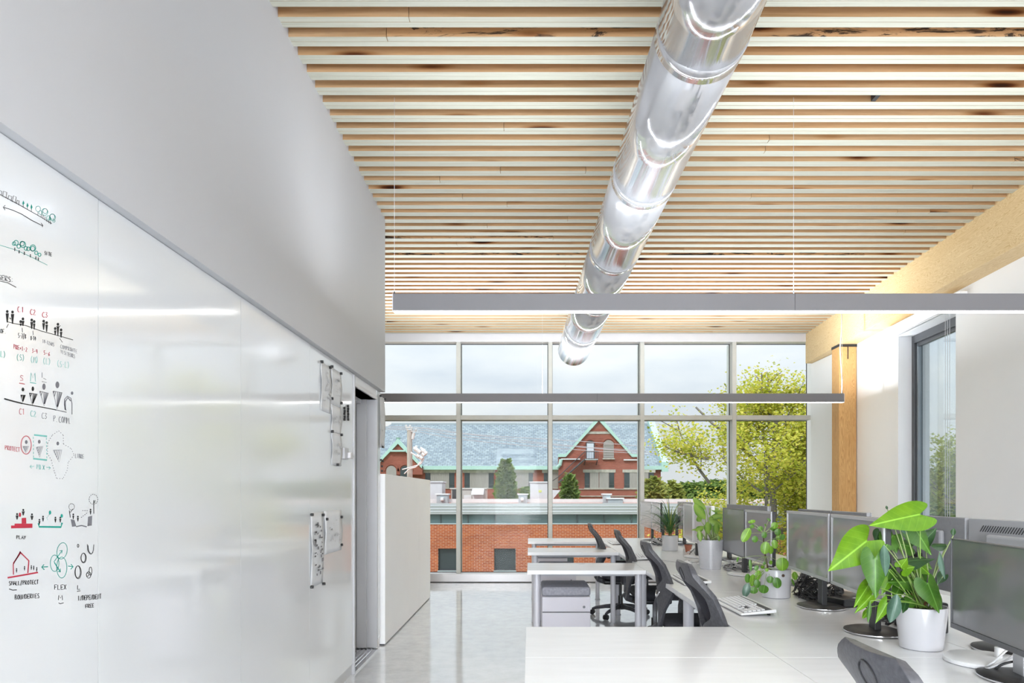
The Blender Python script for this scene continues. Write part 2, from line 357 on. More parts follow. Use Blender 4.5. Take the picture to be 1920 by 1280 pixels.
# right wall (askew), with one tall window
def wall_seg(y0, y1, z0, z1, x0=0, x1=.36, name='wall_right', m=WALL, kind=S, parent=None, **k):
    q = [(WX(y0)+x0, y0), (WX(y1)+x0, y1), (WX(y1)+x1, y1), (WX(y0)+x1, y0)]
    return MB().hexa([(a, b, z0) for a, b in q], [(a, b, z1) for a, b in q]).build(name, m, parent, kind=kind, **k)
WY0, WY1, WZ0, WZ1 = 6.655, 7.83, .90, 3.135
wall_seg(-6.4, WY0, 0, ZC+.1); wall_seg(WY0, WY1, 0, WZ0); wall_seg(WY0, WY1, WZ1, ZC+.1); wall_seg(WY1, YW+.6, 0, ZC+.1)
MB().box(xr_w, WX(10)-.0, 9.17, YW+.0, 0, 3.29).build('wall_right', WALL, kind=S)
w2 = root('window_2', kind=S, loc=(WX(7.2), 7.24, WZ0))
def wseg(y0, y1, z0, z1, x0, x1, name, m, **k): return wall_seg(y0, y1, z0, z1, x0, x1, name, m, None, w2, **k)
fo, fi = .155, .255
wseg(WY1-.055, WY1+.01, WZ0, WZ1, fo, fi, 'side_frame', DARKF, bev=.004); wseg(WY0-.01, WY0+.055, WZ0, WZ1, fo, fi, 'side_frame', DARKF, bev=.004)
wseg(WY0+.05, WY1-.05, WZ1-.09, WZ1, fo, fi, 'head_frame', DARKF, bev=.004); wseg(WY0+.05, WY1-.05, WZ0, WZ0+.06, fo, fi, 'bottom_frame', DARKF, bev=.004)
wseg(WY1-.085, WY1-.055, WZ0+.06, WZ1-.09, fo+.03, fi-.03, 'sash', mat('sash_grey', (.26, .30, .33), .4), bev=.003)
wseg(WY0+.055, WY0+.085, WZ0+.06, WZ1-.09, fo+.03, fi-.03, 'sash', DARKF, bev=.003)
wseg(WY0+.055, WY1-.055, WZ1-.13, WZ1-.09, fo+.03, fi-.03, 'sash', DARKF, bev=.003)
wseg(WY0+.06, WY1-.06, WZ0+.06, WZ1-.1, fo+.055, fo+.063, 'pane', glassmat('side_glass', (.90, .95, .96), .4))
wseg(WY0-.02, WY1+.02, WZ0-.03, WZ0, -.03, .17, 'sill', ALUL, bev=.004)
# blind cassette over the side window
bl = root('blind_cassette', 'white roller blind box over the tall side window', 'blind', (WX(7.4), 7.4, WZ1))
def bseg(y0, y1, z0, z1, x0, x1, name, m=WALL, **k): return wall_seg(y0, y1, z0, z1, x0, x1, name, m, None, bl, **k)
bseg(6.45, 8.02, WZ1+.0, WZ1+.115, -.085, -.001, 'box_cover', bev=.006)
bseg(6.45, 8.02, WZ1-.012, WZ1-.001, -.07, -.04, 'bottom_rail', ALUL, bev=.003)
for y in (6.68, 6.72, 6.76):
    MB().tube([(WX(y)-.045, y, WZ1-.01), (WX(y)-.045, y, 1.0)], .0022, 6).build('cord', GREYM, bl)
# ---- timber beam and post ----
bm_ = root('timber_beam', 'large pale glulam beam under the ceiling along the right wall', 'beam', (WX(4)-.1, 4, 3.295))
def slab(y0, y1, f0, f1, z0, z1): 
    q = [(f0(y0), y0), (f0(y1), y1), (f1(y1), y1), (f1(y0), y0)]
    return MB().hexa([(a, b, z0) for a, b in q], [(a, b, z1) for a, b in q])
slab(-6.3, YW-.001, BX, lambda y: WX(y)-.001, 3.296, ZC+.08).build('beam_body', BEAM, bm_, bev=.004)
pr = root('timber_post', 'amber timber post standing against the right wall by the big window', 'post', (4.18, 9.06, 0))
MB().box(4.067, 4.296, 8.96, 9.17, 0, 3.262).build('post_shaft', POST, pr, bev=.003)
MB().box(4.062, 4.303, 8.955, 9.175, 3.262, 3.295).build('cap_plate', BLACK, pr)
MB().box(4.178, 4.19, 8.956, 8.962, 3.10, 3.262).build('knife_plate', BLACK, pr)
# ---- duct ----
DUCT = NG('polished_duct_steel'); DUCT.b.inputs['Metallic'].default_value = .7; DUCT.b.inputs['Base Color'].default_value = (.60, .60, .62, 1)
nz = DUCT.n('ShaderNodeTexNoise', Scale=3.0, Detail=2.0); DUCT.l(DUCT.pos((4, .35, 4)), nz.inputs[0]); DUCT.l(DUCT.ramp(nz.outputs[0], [(.4, (.06,)*3), (.65, (.16,)*3)]), DUCT.b.inputs['Roughness'])
DUCT.bump(nz.outputs[0], .12, .02); DUCT = DUCT.m
du = root('ceiling_duct', 'long round shiny metal ventilation duct hanging under the timber ceiling', 'duct', (.7, 5, 3.2))
A = Vector((.577, 8.83, H+1.853)); B = Vector((.764, 3.01, H+2.03)); C_ = Vector((.75, 2.3, H+2.035)); E_ = Vector((.72, -4.5, H+2.04))
def duct_seg(a, b, r0, r1, name='duct_section', solid=.003):
    mbx = MB(); n = 96; prev = None
    mbx.tube([a, b], [r0, r1], n, cap=False); return mbx.build(name, DUCT, du, smooth='all', solid=solid)
cuts = [A]
for py in (649, 603, 497, 376): # seam rows seen on the duct underside
    pass
def on(t): return A.lerp(B, t)
ts = [0, .07, .30, .55, .78, 1.0]
ts = [0]+[max(0, min(1, (8.83-y)/(8.83-3.01))) for y in (7.73, 6.6, 5.46, 4.27)]+[1.0]
for t0, t1 in zip(ts[:-1], ts[1:]):
    duct_seg(on(t0), on(t1), .2, .2)
duct_seg(B, C_, .2, .2); duct_seg(C_, E_, .2, .2)
for t0 in ts[1:]:
    q = on(t0); dv = (B-A).normalized()
    duct_seg(q-dv*.045, q+dv*.045, .2022, .2022, 'seam_collar')
    for e_ in (-.045, .045): MB().tube([q+dv*(e_-.0012), q+dv*(e_+.0012)], .2036, 72).build('seam_line', GREYM, du)
    MB().tube([q+Vector((0, 0, -.204)), q+Vector((0, 0, -.207))], .004, 8).build('rivet', GREYM, du)
MB().tube([A+(B-A).normalized()*.012, A+(B-A).normalized()*.02], .199, 64).build('end_cap', DUCT, du, smooth='all')
dv = (B-A).normalized()
for y in (7.4, 4.5, 1.4):
    q = on((8.83-y)/(8.83-3.01)) if y > 3 else Vector((.745, y, H+2.036))
    MB().tube([q+Vector((0, 0, .199)), q+Vector((0, 0, ZC-q.z-.001))], .004, 6).build('hanger_rod', GREYM, du)
# ---- linear pendant lights ----
def pendant(label, x0, x1, y, cables, joints, watt=14):
    r = root('pendant_light', label, 'light', ((x0+x1)/2, y, 2.41), group='linear pendant lights')
    z0, z1 = 2.437, 2.54
    MB().box(x0, x1, y-.0235, y+.0235, z0, z1).build('housing', mat('pendant_grey', (.165, .16, .17), .45, var=.01), r, bev=.0015)
    MB().box(x0+.004, x1-.004, y-.021, y+.021, z0-.0045, z0-.0005).build('diffuser', EM, r)
    up = light('ceiling_fill_light', 'AREA', (0, 0, 0), (math.pi, 0, 0), watt, x1-x0-.1, .035, (.88, .94, 1)); up.parent = r; up.location = (0, 0, z1+.004-2.41)  # area light added above the housing to brighten the ceiling
    for x in joints: MB().box(x-.0012, x+.0012, y-.0242, y-.0236, z0, z1).build('joint_line', BLACK, r)
    for x, th in cables:
        MB().tube([(x, y, z1), (x, y, z1+.02)], .004, 8).build('cable_grip', BLACK, r)
        MB().tube([(x, y, z1+.02), (x, y, ZC-.002)], .0013, 6).build('suspension_cable', GREYM, r)
    for x in (x0, x1): MB().box(x-.002, x+.002, y-.0245, y+.0245, z0-.002, z1+.001).build('end_plate', mat('end_plate', (.6, .6, .62), .4), r)
    return r
pendant('long grey linear pendant light nearest the viewer crossing below the duct', -.822, 3.55, 4.135, [(PX(739.5, 4.135), 0), (PX(1488, 4.135), 0), (3.3, 0)], [PX(1491, 4.11)], 32)
r2 = pendant('farther linear pendant light hanging in front of the big window', -2.2, 3.795, 8.24, [(PX(1017, 8.24), 0), (PX(1579, 8.24), 0), (-1.9, 0)], [PX(1120, 8.2)], 150)
pendant('unseen linear pendant light added directly above the viewer', -.822, 3.3, .03, [(-.6, 0), (3.0, 0)], [])  # out-of-view fixture added for its light on the ceiling
pendant('unseen linear pendant light added behind the viewer', -.822, 3.2, -4.0, [(-.6, 0), (3.0, 0)], [])  # likewise added out of view for its light
xx = PX(1578.5, 8.22)
MB().tube([(xx, 8.22, 2.54), (xx+.004, 8.22, 2.7), (xx-.015, 8.22, 2.95), (xx-.02, 8.22, 3.1), (xx, 8.225, 3.28), (xx+.005, 8.235, ZC-.002)], .007, 8).build('power_cord', POTW, r2, smooth='all')
# ================= MARKER BOARD =================
wb = root('marker_board', 'full-height glossy white marker board wall covered in marker sketches', 'whiteboard', (XB-.006, 2, .08))
ys = [-3.8, -2.8, -1.82, -.85, .12, 1.09, 2.06, 3.08, 4.04, 5.035]
for a, b in zip(ys[:-1], ys[1:]):
    MB().box(XB-.012, XB, a+.0015, b-.0015, .08, 2.222).build('panel', BOARD, wb)
MB().box(XB-.0119, XB-.006, 5.862, 5.99, .08, 2.222).build('panel', BOARD, wb)
XD = XB+.0006
def onb(px, py, x=XD):
    Y = -x*F/(CX-px); return Vector((x, Y, H+(CY-py)*Y/F))
class Ink:
    """flat pen strokes lying on the board, given by where they are seen"""
    def __init__(s): s.m = MB()
    def poly(s, pts):
        s.m.add([onb(*p) for p in pts], [tuple(range(len(pts)))])
    def stroke(s, pts, w=1.3, close=False):
        pts = [Vector((p[0], p[1])) for p in pts]
        if close: pts.append(pts[0].copy())
        n = len(pts); L_, R_ = [], []
        for i in range(n):
            d = pts[min(i+1, n-1)]-pts[max(i-1, 0)]
            d = d.normalized() if d.length > 1e-6 else Vector((1, 0))
            nrm = Vector((-d.y, d.x))*w/2; L_.append(onb(*(pts[i]+nrm))); R_.append(onb(*(pts[i]-nrm)))
        s.m.add(L_+R_, [(i, i+1, n+i+1, n+i) for i in range(n-1)])
    def ell(s, cx, cy, rx, ry, w=1.2, n=18, a0=0, a1=2*math.pi, rot=0, fill=False):
        pts = []
        for k in range(n+(0 if fill or abs(a1-a0-2*math.pi) < .01 else 1)):
            a = a0+(a1-a0)*k/n; x, y = rx*math.cos(a), ry*math.sin(a)
            pts.append((cx+x*math.cos(rot)-y*math.sin(rot), cy+x*math.sin(rot)+y*math.cos(rot)))
        if fill: s.poly(pts)
        else: s.stroke(pts, w, close=abs(a1-a0-2*math.pi) < .01)
    def dash(s, pts, w=1.2, on_=2.5, off=2.5):
        for a, b in zip(pts[:-1], pts[1:]):
            a, b = Vector(a), Vector(b); L_ = (b-a).length; t = 0
            while t < L_: s.stroke([a.lerp(b, t/L_), a.lerp(b, min(1, (t+on_)/L_))], w); t += on_+off
    def done(s, name, m, label=None): return s.m.build(name, m, wb, label=label, kind='stuff')
GL = {'A': [[(0, 1), (.4, 0), (.8, 1)], [(.15, .62), (.65, .6)]], 'B': [[(.05, 0), (.05, 1), (.6, .95), (.7, .72), (.1, .5), (.6, .3), (.55, .05), (.05, 0)]],
 'C': [[(.7, .1), (.35, 0), (.05, .4), (.1, .8), (.4, 1), (.72, .9)]], 'D': [[(.05, 0), (.05, 1), (.5, .9), (.7, .5), (.5, .1), (.05, 0)]], 'E': [[(.7, 0), (.05, .05), (.08, 1), (.7, .95)], [(.05, .5), (.55, .5)]],
 'F': [[(.7, 0), (.05, .03), (.08, 1)], [(.05, .5), (.55, .48)]], 'H': [[(.05, 0), (.05, 1)], [(.65, 0), (.65, 1)], [(.05, .5), (.65, .5)]], 'I': [[(.2, 0), (.2, 1)]], 'L': [[(.08, 0), (.05, 1), (.6, .97)]],
 'M': [[(0, 1), (.1, 0), (.4, .6), (.7, 0), (.8, 1)]], 'N': [[(.05, 1), (.05, 0), (.6, 1), (.62, 0)]], 'O': [[(.35, 0), (.03, .4), (.15, .9), (.5, 1), (.7, .5), (.5, .05), (.35, 0)]],
 'P': [[(.08, 1), (.05, 0), (.5, .02), (.65, .3), (.1, .55)]], 'R': [[(.08, 1), (.05, 0), (.5, .02), (.62, .3), (.1, .52), (.7, 1)]], 'S': [[(.65, .08), (.25, 0), (.1, .3), (.55, .6), (.6, .9), (.05, .98)]],
 'T': [[(0, .03), (.7, 0)], [(.35, 0), (.35, 1)]], 'U': [[(.05, 0), (.08, .85), (.4, 1), (.62, .8), (.65, 0)]], 'V': [[(0, 0), (.3, 1), (.65, 0)]], 'X': [[(0, 0), (.6, 1)], [(.6, 0), (0, 1)]], 'Y': [[(0, 0), (.3, .5)], [(.65, 0), (.2, 1)]],
 '0': [[(.35, 0), (.05, .5), (.35, 1), (.6, .5), (.35, 0)]], '1': [[(.1, .2), (.3, 0), (.3, 1)]], '2': [[(.05, .2), (.35, 0), (.6, .25), (.05, 1), (.7, .95)]], '3': [[(.05, .05), (.55, .05), (.25, .45), (.6, .7), (.3, 1), (0, .9)]],
 '4': [[(.15, 0), (.05, .55), (.65, .5)], [(.5, 0), (.5, 1)]], '5': [[(.6, 0), (.12, .02), (.1, .45), (.5, .5), (.55, .85), (.05, 1)]], '6': [[(.5, 0), (.1, .5), (.2, 1), (.55, .85), (.4, .5), (.1, .65)]], '7': [[(0, 0), (.6, .02), (.2, 1)], [(.15, .5), (.5, .5)]],
 '8': [[(.35, .48), (.05, .2), (.35, 0), (.6, .2), (.05, .8), (.35, 1), (.65, .75), (.35, .48)]], '-': [[(.1, .55), (.5, .52)]], '+': [[(.3, .3), (.3, .8)], [(.05, .55), (.55, .55)]], '/': [[(.5, -.15), (.1, 1.15)]], '.': [[(.15, .92), (.22, 1.0)]], ':': [[(.15, .3), (.2, .38)], [(.15, .8), (.2, .9)]],
 '(': [[(.4, -.1), (.1, .3), (.1, .7), (.4, 1.1)]], ')': [[(.1, -.1), (.4, .3), (.4, .7), (.1, 1.1)]], ' ': []}
rt = random.Random(5)
def text(ink, s, x0, y0, x1, y1, h, w=1.1, rise=None):
    """text between (x0,y0) and (x1,y1), the ends of its top line; h = letter height"""
    n = len(s); dx, dy = (x1-x0)/n, (y1-y0)/n
    for i, ch in enumerate(s):
        ox, oy = x0+dx*i, y0+dy*i+rt.uniform(-.04, .04)*h
        for st in GL[ch]: ink.stroke([(ox+p[0]*dx*1.12, oy+p[1]*h+p[0]*dy) for p in st], w)
def cA(x, y): return (x/4.267, 300+y/4.267)
def cB(x, y): return (x/4.741, 550+y/4.741)
def cC(x, y): return (x/3.368, 780+y/3.368)
def SK(f, pts): return [f(*p) for p in pts]
def man(ink, f, x, y, hd, bh, bw=9):      # small pictogram: head and tapering body
    cx, cy = f(x, y); k = 1/4.5
    ink.ell(cx, cy, hd*k, hd*k*1.15, fill=True, n=12)
    ink.poly([(cx-bw*k, cy+hd*k*1.5), (cx+bw*k, cy+hd*k*1.4), (cx+bw*k*.3, cy+hd*k+bh*k), (cx-bw*k*.3, cy+hd*k+bh*k)])
k1 = Ink(); g1 = Ink()                      # skyline and site sketches
k1.stroke(SK(cA, [(-60, 250), (0, 275), (150, 355), (300, 440), (415, 508)]), 1.1)
for pl in ([(-30, 262), (-28, 235), (0, 245), (15, 250), (12, 278)], [(22, 290), (28, 248), (55, 258), (48, 305)], [(62, 315), (70, 283), (95, 292), (88, 330)], [(98, 335), (108, 285), (130, 295), (122, 345)], [(132, 350), (138, 320), (153, 325), (150, 360)]): k1.stroke(SK(cA, pl), 1)
k1.stroke(SK(cA, [(30, 378), (100, 400), (170, 430), (250, 480), (340, 525)]), 1.3); k1.stroke(SK(cA, [(42, 362), (26, 376), (42, 400)]), 1.1); k1.stroke(SK(cA, [(328, 503), (344, 523), (338, 536)]), 1.1)
for x, y0, y1 in ((187, 322, 362), (220, 340, 382), (252, 352, 396)):
    g1.poly(SK(cA, [(x, y0), (x-8, y0+(y1-y0)*.55), (x-2, y1), (x+9, y0+(y1-y0)*.6)])); k1.stroke(SK(cA, [(x, y1-6), (x, y1+12)]), .8)
for x, y, r in ((305, 390, 20), (325, 420, 14), (358, 415, 25), (362, 408, 18), (388, 462, 16), (420, 458, 24), (418, 452, 20), (432, 487, 9), (400, 470, 9)): g1.ell(*cA(x, y), r/4.267, r/4.267*1.1, .8, 14)
for x, a in ((303, 415), (330, 432), (345, 438), (360, 450), (375, 468), (390, 480), (403, 488)): k1.stroke(SK(cA, [(x, a), (x, a+26)]), .8)
g1.stroke(SK(cA, [(-60, 660), (0, 680), (130, 720), (240, 770), (380, 840)]), .9)
for x, y, r in ((112, 668, 13), (128, 662, 18), (150, 690, 14), (183, 675, 22), (178, 668, 17), (208, 706, 14), (226, 710, 14), (263, 703, 23), (262, 708, 17), (290, 742, 13), (316, 757, 12)): g1.ell(*cA(x, y), r/4.267, r/4.267*1.1, 1.4, 14)
for x, y in ((118, 706), (153, 726), (195, 738), (243, 758), (287, 776), (307, 784)): man(k1, cA, x, y, 5, 18, 6)
text(k1, 'SITE', *cA(356, 728), *cA(418, 742), 6.5, 1.2); text(k1, 'USERS:', -9, 513.5, *cA(118, 940), 9.5, 1.3); k1.stroke(SK(cA, [(-50, 965), (0, 968), (60, 980), (130, 1018)]), 1.2)
# row of visitors
k1.stroke(SK(cB, [(62, 250), (130, 268), (230, 285), (370, 335), (520, 375), (650, 413)]), 1.2)
for x, y, h, b in ((65, 160, 82, 14), (112, 165, 88, 14), (204, 226, 48, 13), (184, 250, 26, 9), (282, 236, 64, 12), (304, 250, 56, 10), (388, 246, 62, 12), (415, 260, 66, 11), (515, 274, 88, 11), (491, 312, 44, 10), (543, 324, 54, 11)): man(k1, cB, x, y, 11, h, b)
k1.stroke(SK(cB, [(500, 292), (515, 306), (538, 284)]), 1); k1.stroke(SK(cB, [(85, 215), (98, 228)]), 1.6); k1.stroke(SK(cB, [(378, 246), (400, 262)]), 1)
for a in ([(75, 272), (58, 305)], [(197, 305), (200, 345)], [(293, 332), (295, 368)], [(530, 398), (555, 435)]): k1.stroke(SK(cB, a), .9)
r1 = Ink(); text(r1, 'C.1', *cB(157, 115), *cB(215, 122), 10, 1.2); text(r1, 'C2', *cB(268, 140), *cB(322, 146), 10, 1.2); text(r1, 'C3', *cB(375, 165), *cB(432, 172), 9.5, 1.2)
text(k1, 'PROF.', -8, *cB(0, 306)[1:], *cB(62, 322), 8, 1.1); text(k1, '5-7/8', *cB(162, 350), *cB(235, 364), 9, 1); text(k1, '8-10', *cB(272, 376), *cB(322, 382), 8, 1)
kf = Ink(); text(kf, '10-12ANS', *cB(378, 405), *cB(484, 440), 7, .8); text(kf, 'COMPRONTE', *cB(536, 452), *cB(690, 500), 7, .7); text(kf, 'VISITEURS', *cB(540, 500), *cB(670, 545), 7, .7)
text(r1, 'PRE+1-2', *cB(122, 452), *cB(246, 482), 8, 1); text(r1, '3-4', *cB(285, 490), *cB(338, 500), 7.5, 1); text(r1, '5-6', *cB(388, 508), *cB(450, 522), 7.5, 1)
gf = Ink(); text(g1, '(L)', *cB(-18, 508), *cB(56, 516), 11, 1); text(g1, '(S)', *cB(150, 540), *cB(224, 548), 11, .9); text(gf, '(M)', *cB(275, 560), *cB(345, 566), 11, .9); text(gf, '(L)', *cB(385, 572), *cB(455, 580), 11, .9); text(gf, '(S-L)', *cB(510, 597), *cB(622, 612), 11, .8)
rf = Ink(); text(rf, 'S', *cB(176, 725), *cB(218, 728), 10, 1.1); rf.stroke(SK(cB, [(170, 797), (195, 800), (220, 806)]), 1.7); text(gf, 'M', *cB(270, 705), *cB(322, 710), 16, 1.1); gf.stroke(SK(cB, [(265, 790), (322, 800)]), 1.5)
kf.stroke(SK(cB, [(374, 702), (374, 748)]), 1); kf.stroke(SK(cB, [(385, 752), (412, 766)]), .9); kf.stroke(SK(cB, [(372, 782), (415, 792)]), .9)
k2 = Ink(); kg = Ink()
for hx, hy, rx, ry, tr, ik in ((204, 853, 12, 17, [(185, 903), (225, 903), (202, 968)], k2), (292, 847, 11, 21, [(262, 885), (330, 893), (288, 992)], k2), (391, 828, 15, 28, [(353, 868), (428, 885), (392, 1000)], kg), (510, 812, 17, 30, [(472, 868), (550, 880), (507, 1030)], kg)):
    ik.ell(*cB(hx, hy), rx/4.741, ry/4.741, fill=True); q = SK(cB, tr); ik.stroke(q, 1.2, close=True)
    for t in (.12, .3, .5, .7, .85, 1.0):
        a = Vector(q[0]).lerp(Vector(q[1]), t); b = Vector(q[0]).lerp(Vector(q[2]), t) if t < .5 else Vector(q[2]).lerp(a, .15); ik.stroke([a, b], 1.3)
kg.stroke(SK(cB, [(588, 1040), (572, 990), (574, 940), (600, 912), (630, 930), (640, 980), (640, 1075)]), 1.5); kg.stroke(SK(cB, [(580, 1035), (580, 960), (604, 925), (628, 955)]), 2.2); kg.ell(*cB(641, 885), 2.4, 3.2, fill=True)
k2.stroke(SK(cB, [(38, 935), (120, 958), (200, 978)]), 2.6); k2.stroke(SK(cB, [(200, 978), (400, 1015), (500, 1035)]), 1.8); kg.stroke(SK(cB, [(500, 1035), (592, 1055)]), 1.4)
text(rf, 'C1', *cB(170, 1020), *cB(228, 1026), 11, 1.1); text(gf, 'C2', *cB(270, 1040), *cB(326, 1048), 11, 1.1); text(kg, 'C3', *cB(370, 1060), *cB(424, 1066), 11, 1); text(kg, 'P.COMM.', *cB(475, 1085), *cB(640, 1108), 11, 1)
# protect / mix / libre
text(rf, 'PROTECT', *cC(32, 184), *cC(128, 200), 8, 1.2); rf.ell(*cC(165, 182), 9.6, 17, 1.7, 26)
for hx, hy, tr in ((166, 163, [(146, 192), (182, 190), (163, 232)]), (248, 161, [(230, 196), (270, 190), (250, 260)]), (365, 172, [(337, 215), (390, 213), (373, 290)])):
    kg.ell(*cC(hx, hy), 2.5, 3.6, fill=True); q = SK(cC, tr); kg.stroke(q, .9, close=True)
    for t in (.2, .4, .6, .8): kg.stroke([Vector(q[0]).lerp(Vector(q[1]), t), Vector(q[0]).lerp(Vector(q[2]), t)], .9)
gf.stroke(SK(cC, [(215, 118), (297, 127)]), 3); gf.stroke(SK(cC, [(210, 268), (297, 277)]), 3); gf.dash(SK(cC, [(210, 130), (212, 262)]), 1.2, 4, 3); gf.dash(SK(cC, [(293, 135), (296, 265)]), 1.2, 4, 3)
kg.dash(SK(cC, [(300, 240), (300, 170), (330, 120), (370, 92), (400, 120), (400, 175), (450, 205), (468, 245), (430, 292), (425, 340), (397, 395), (357, 392), (338, 330), (325, 280), (303, 240)]), 1.1, 1.8, 3)
text(kg, 'LIBRE', *cC(475, 236), *cC(532, 242), 8, .8); gf.stroke(SK(cC, [(190, 318), (216, 316)]), 1); gf.stroke(SK(cC, [(198, 308), (190, 318), (200, 330)]), 1); text(gf, 'MIX', *cC(232, 302), *cC(288, 310), 9, 1.1); gf.stroke(SK(cC, [(292, 322), (318, 326)]), 1); gf.stroke(SK(cC, [(308, 316), (319, 326), (308, 336)]), 1)
# play row
r1.poly(SK(cC, [(70, 690), (70, 708), (205, 705), (205, 678), (92, 678), (92, 690)])); r1.poly(SK(cC, [(137, 643), (165, 641), (166, 677), (137, 678)])); r1.ell(*cC(126, 622), 2.2, 4.2, fill=True)
for x, y in ((108, 618), (147, 592), (202, 620)): man(k2, cC, x, y, 8, 38, 13)
g1.stroke(SK(cC, [(243, 675), (248, 698), (385, 700), (392, 672)]), 3.4); g1.ell(*cC(316, 608), 2.2, 3.8, fill=True); g1.ell(*cC(390, 629), 2.2, 3.6, fill=True); g1.dash(SK(cC, [(312, 620), (296, 640), (300, 655)]), 1, 1.5, 2)
for x, y in ((249, 654), (272, 634), (350, 640), (381, 640)): man(k2, cC, x, y, 7, 34, 9)
kg.poly(SK(cC, [(446, 650), (470, 655), (482, 695), (455, 698)])); kg.poly(SK(cC, [(556, 635), (582, 628), (580, 690), (552, 694)])); kg.stroke(SK(cC, [(480, 697), (515, 690), (548, 698)]), 2.2)
for x, y, r in ((452, 572, 18), (590, 525, 28)):
    c = cC(x, y); k2.dash([(c[0]+r/3.4*math.cos(a/14*6.283), c[1]+r/3*math.sin(a/14*6.283)) for a in range(15)], 1, 1.6, 1.6)
k2.stroke(SK(cC, [(438, 595), (444, 640)]), 1.2); k2.stroke(SK(cC, [(444, 608), (460, 585)]), 1); k2.stroke(SK(cC, [(592, 530), (593, 615)]), 1.2); k2.stroke(SK(cC, [(593, 552), (602, 530)]), 1); k2.dash(SK(cC, [(520, 596), (560, 596)]), .9, 2, 2); k2.dash(SK(cC, [(512, 640), (556, 606)]), .9, 2, 2)
for x, y in ((463, 620), (492, 634), (572, 590)): man(k2, cC, x, y, 7, 34, 8)
text(k1, 'PLAY', *cC(104, 752), *cC(166, 756), 6.5, 1.2)
r1.stroke(SK(cC, [(48, 1020), (140, 1004), (240, 986)]), 2.8); r1.stroke(SK(cC, [(85, 1000), (84, 935), (130, 853)]), 1.8); r1.stroke(SK(cC, [(124, 855), (182, 912), (176, 990)]), 2.2); r1.stroke(SK(cC, [(84, 930), (132, 858)]), 2.4)
for x, y in ((105, 963), (155, 950), (198, 945), (213, 948), (232, 957)): man(k2, cC, x, y, 5, 28, 6)
for cx, cy, rx, ry, ro in ((392, 850, 32, 52, .2), (345, 928, 27, 52, 0), (390, 955, 32, 66, 0)): g1.ell(*cC(cx, cy), rx/3.368, ry/3.368, 1.1, 26, rot=ro)
g1.stroke(SK(cC, [(265, 952), (303, 950)]), 1.8); g1.stroke(SK(cC, [(278, 936), (264, 952), (280, 970)]), 1.8); g1.stroke(SK(cC, [(430, 946), (460, 950)]), 1.5); g1.stroke(SK(cC, [(448, 934), (462, 950), (446, 966)]), 1.5)
g1.stroke(SK(cC, [(340, 920), (392, 848)]), 1.2); g1.stroke(SK(cC, [(376, 850), (393, 846), (390, 866)]), 1.2); g1.stroke(SK(cC, [(343, 922), (380, 982)]), 1.8); g1.stroke(SK(cC, [(366, 980), (381, 984), (380, 962)]), 1.4)
for cx, cy, rx, ry in ((493, 818, 5, 10), (528, 895, 17, 31), (526, 893, 14, 28), (493, 985, 20, 41), (491, 983, 16, 38), (560, 1002, 14, 20), (572, 978, 9, 26), (553, 1000, 8, 10)): k2.ell(*cC(cx, cy), rx/3.368, ry/3.368, 1.1, 18)
k2.stroke(SK(cC, [(552, 808), (554, 845), (566, 868), (582, 866), (590, 845), (593, 810)]), 1.2); k2.stroke(SK(cC, [(556, 815), (560, 850), (574, 872), (588, 860)]), 1)
text(k1, 'SMALL/PROTECT', *cC(56, 1042), *cC(246, 1034), 7.5, 1.35); k1.stroke(SK(cC, [(57, 1090), (80, 1098), (106, 1096)]), 1.6); text(k1, 'BOUNDERIES', *cC(94, 1128), *cC(252, 1118), 8.5, 1.35)
text(k1, 'FLEX', *cC(343, 1064), *cC(424, 1062), 9, 1.2); text(k1, 'M', *cC(368, 1130), *cC(398, 1130), 9, 1.2); k1.stroke(SK(cC, [(370, 1178), (380, 1184), (402, 1178)]), 1.3); text(k1, 'L', *cC(488, 1066), *cC(512, 1066), 8, 1.2); k1.stroke(SK(cC, [(486, 1106), (508, 1102)]), 1.2)
text(k1, 'INDEPENDENT', *cC(493, 1134), *cC(642, 1122), 9, 1.3); text(k1, 'FREE', *cC(540, 1188), *cC(596, 1182), 7, 1.3)
k1.done('handwriting', INK, 'black marker handwriting and sketches'); k2.done('handwriting', INK, 'bold black marker figures'); r1.done('handwriting', INKR, 'red marker notes and house sketch'); g1.done('handwriting', INKG, 'green marker trees and circles')
kf.done('handwriting', INKB, 'faint black notes'); kg.done('handwriting', INKB, 'grey shaded figures'); rf.done('handwriting', INKRF, 'pale red notes'); gf.done('handwriting', INKGF, 'pale green notes')
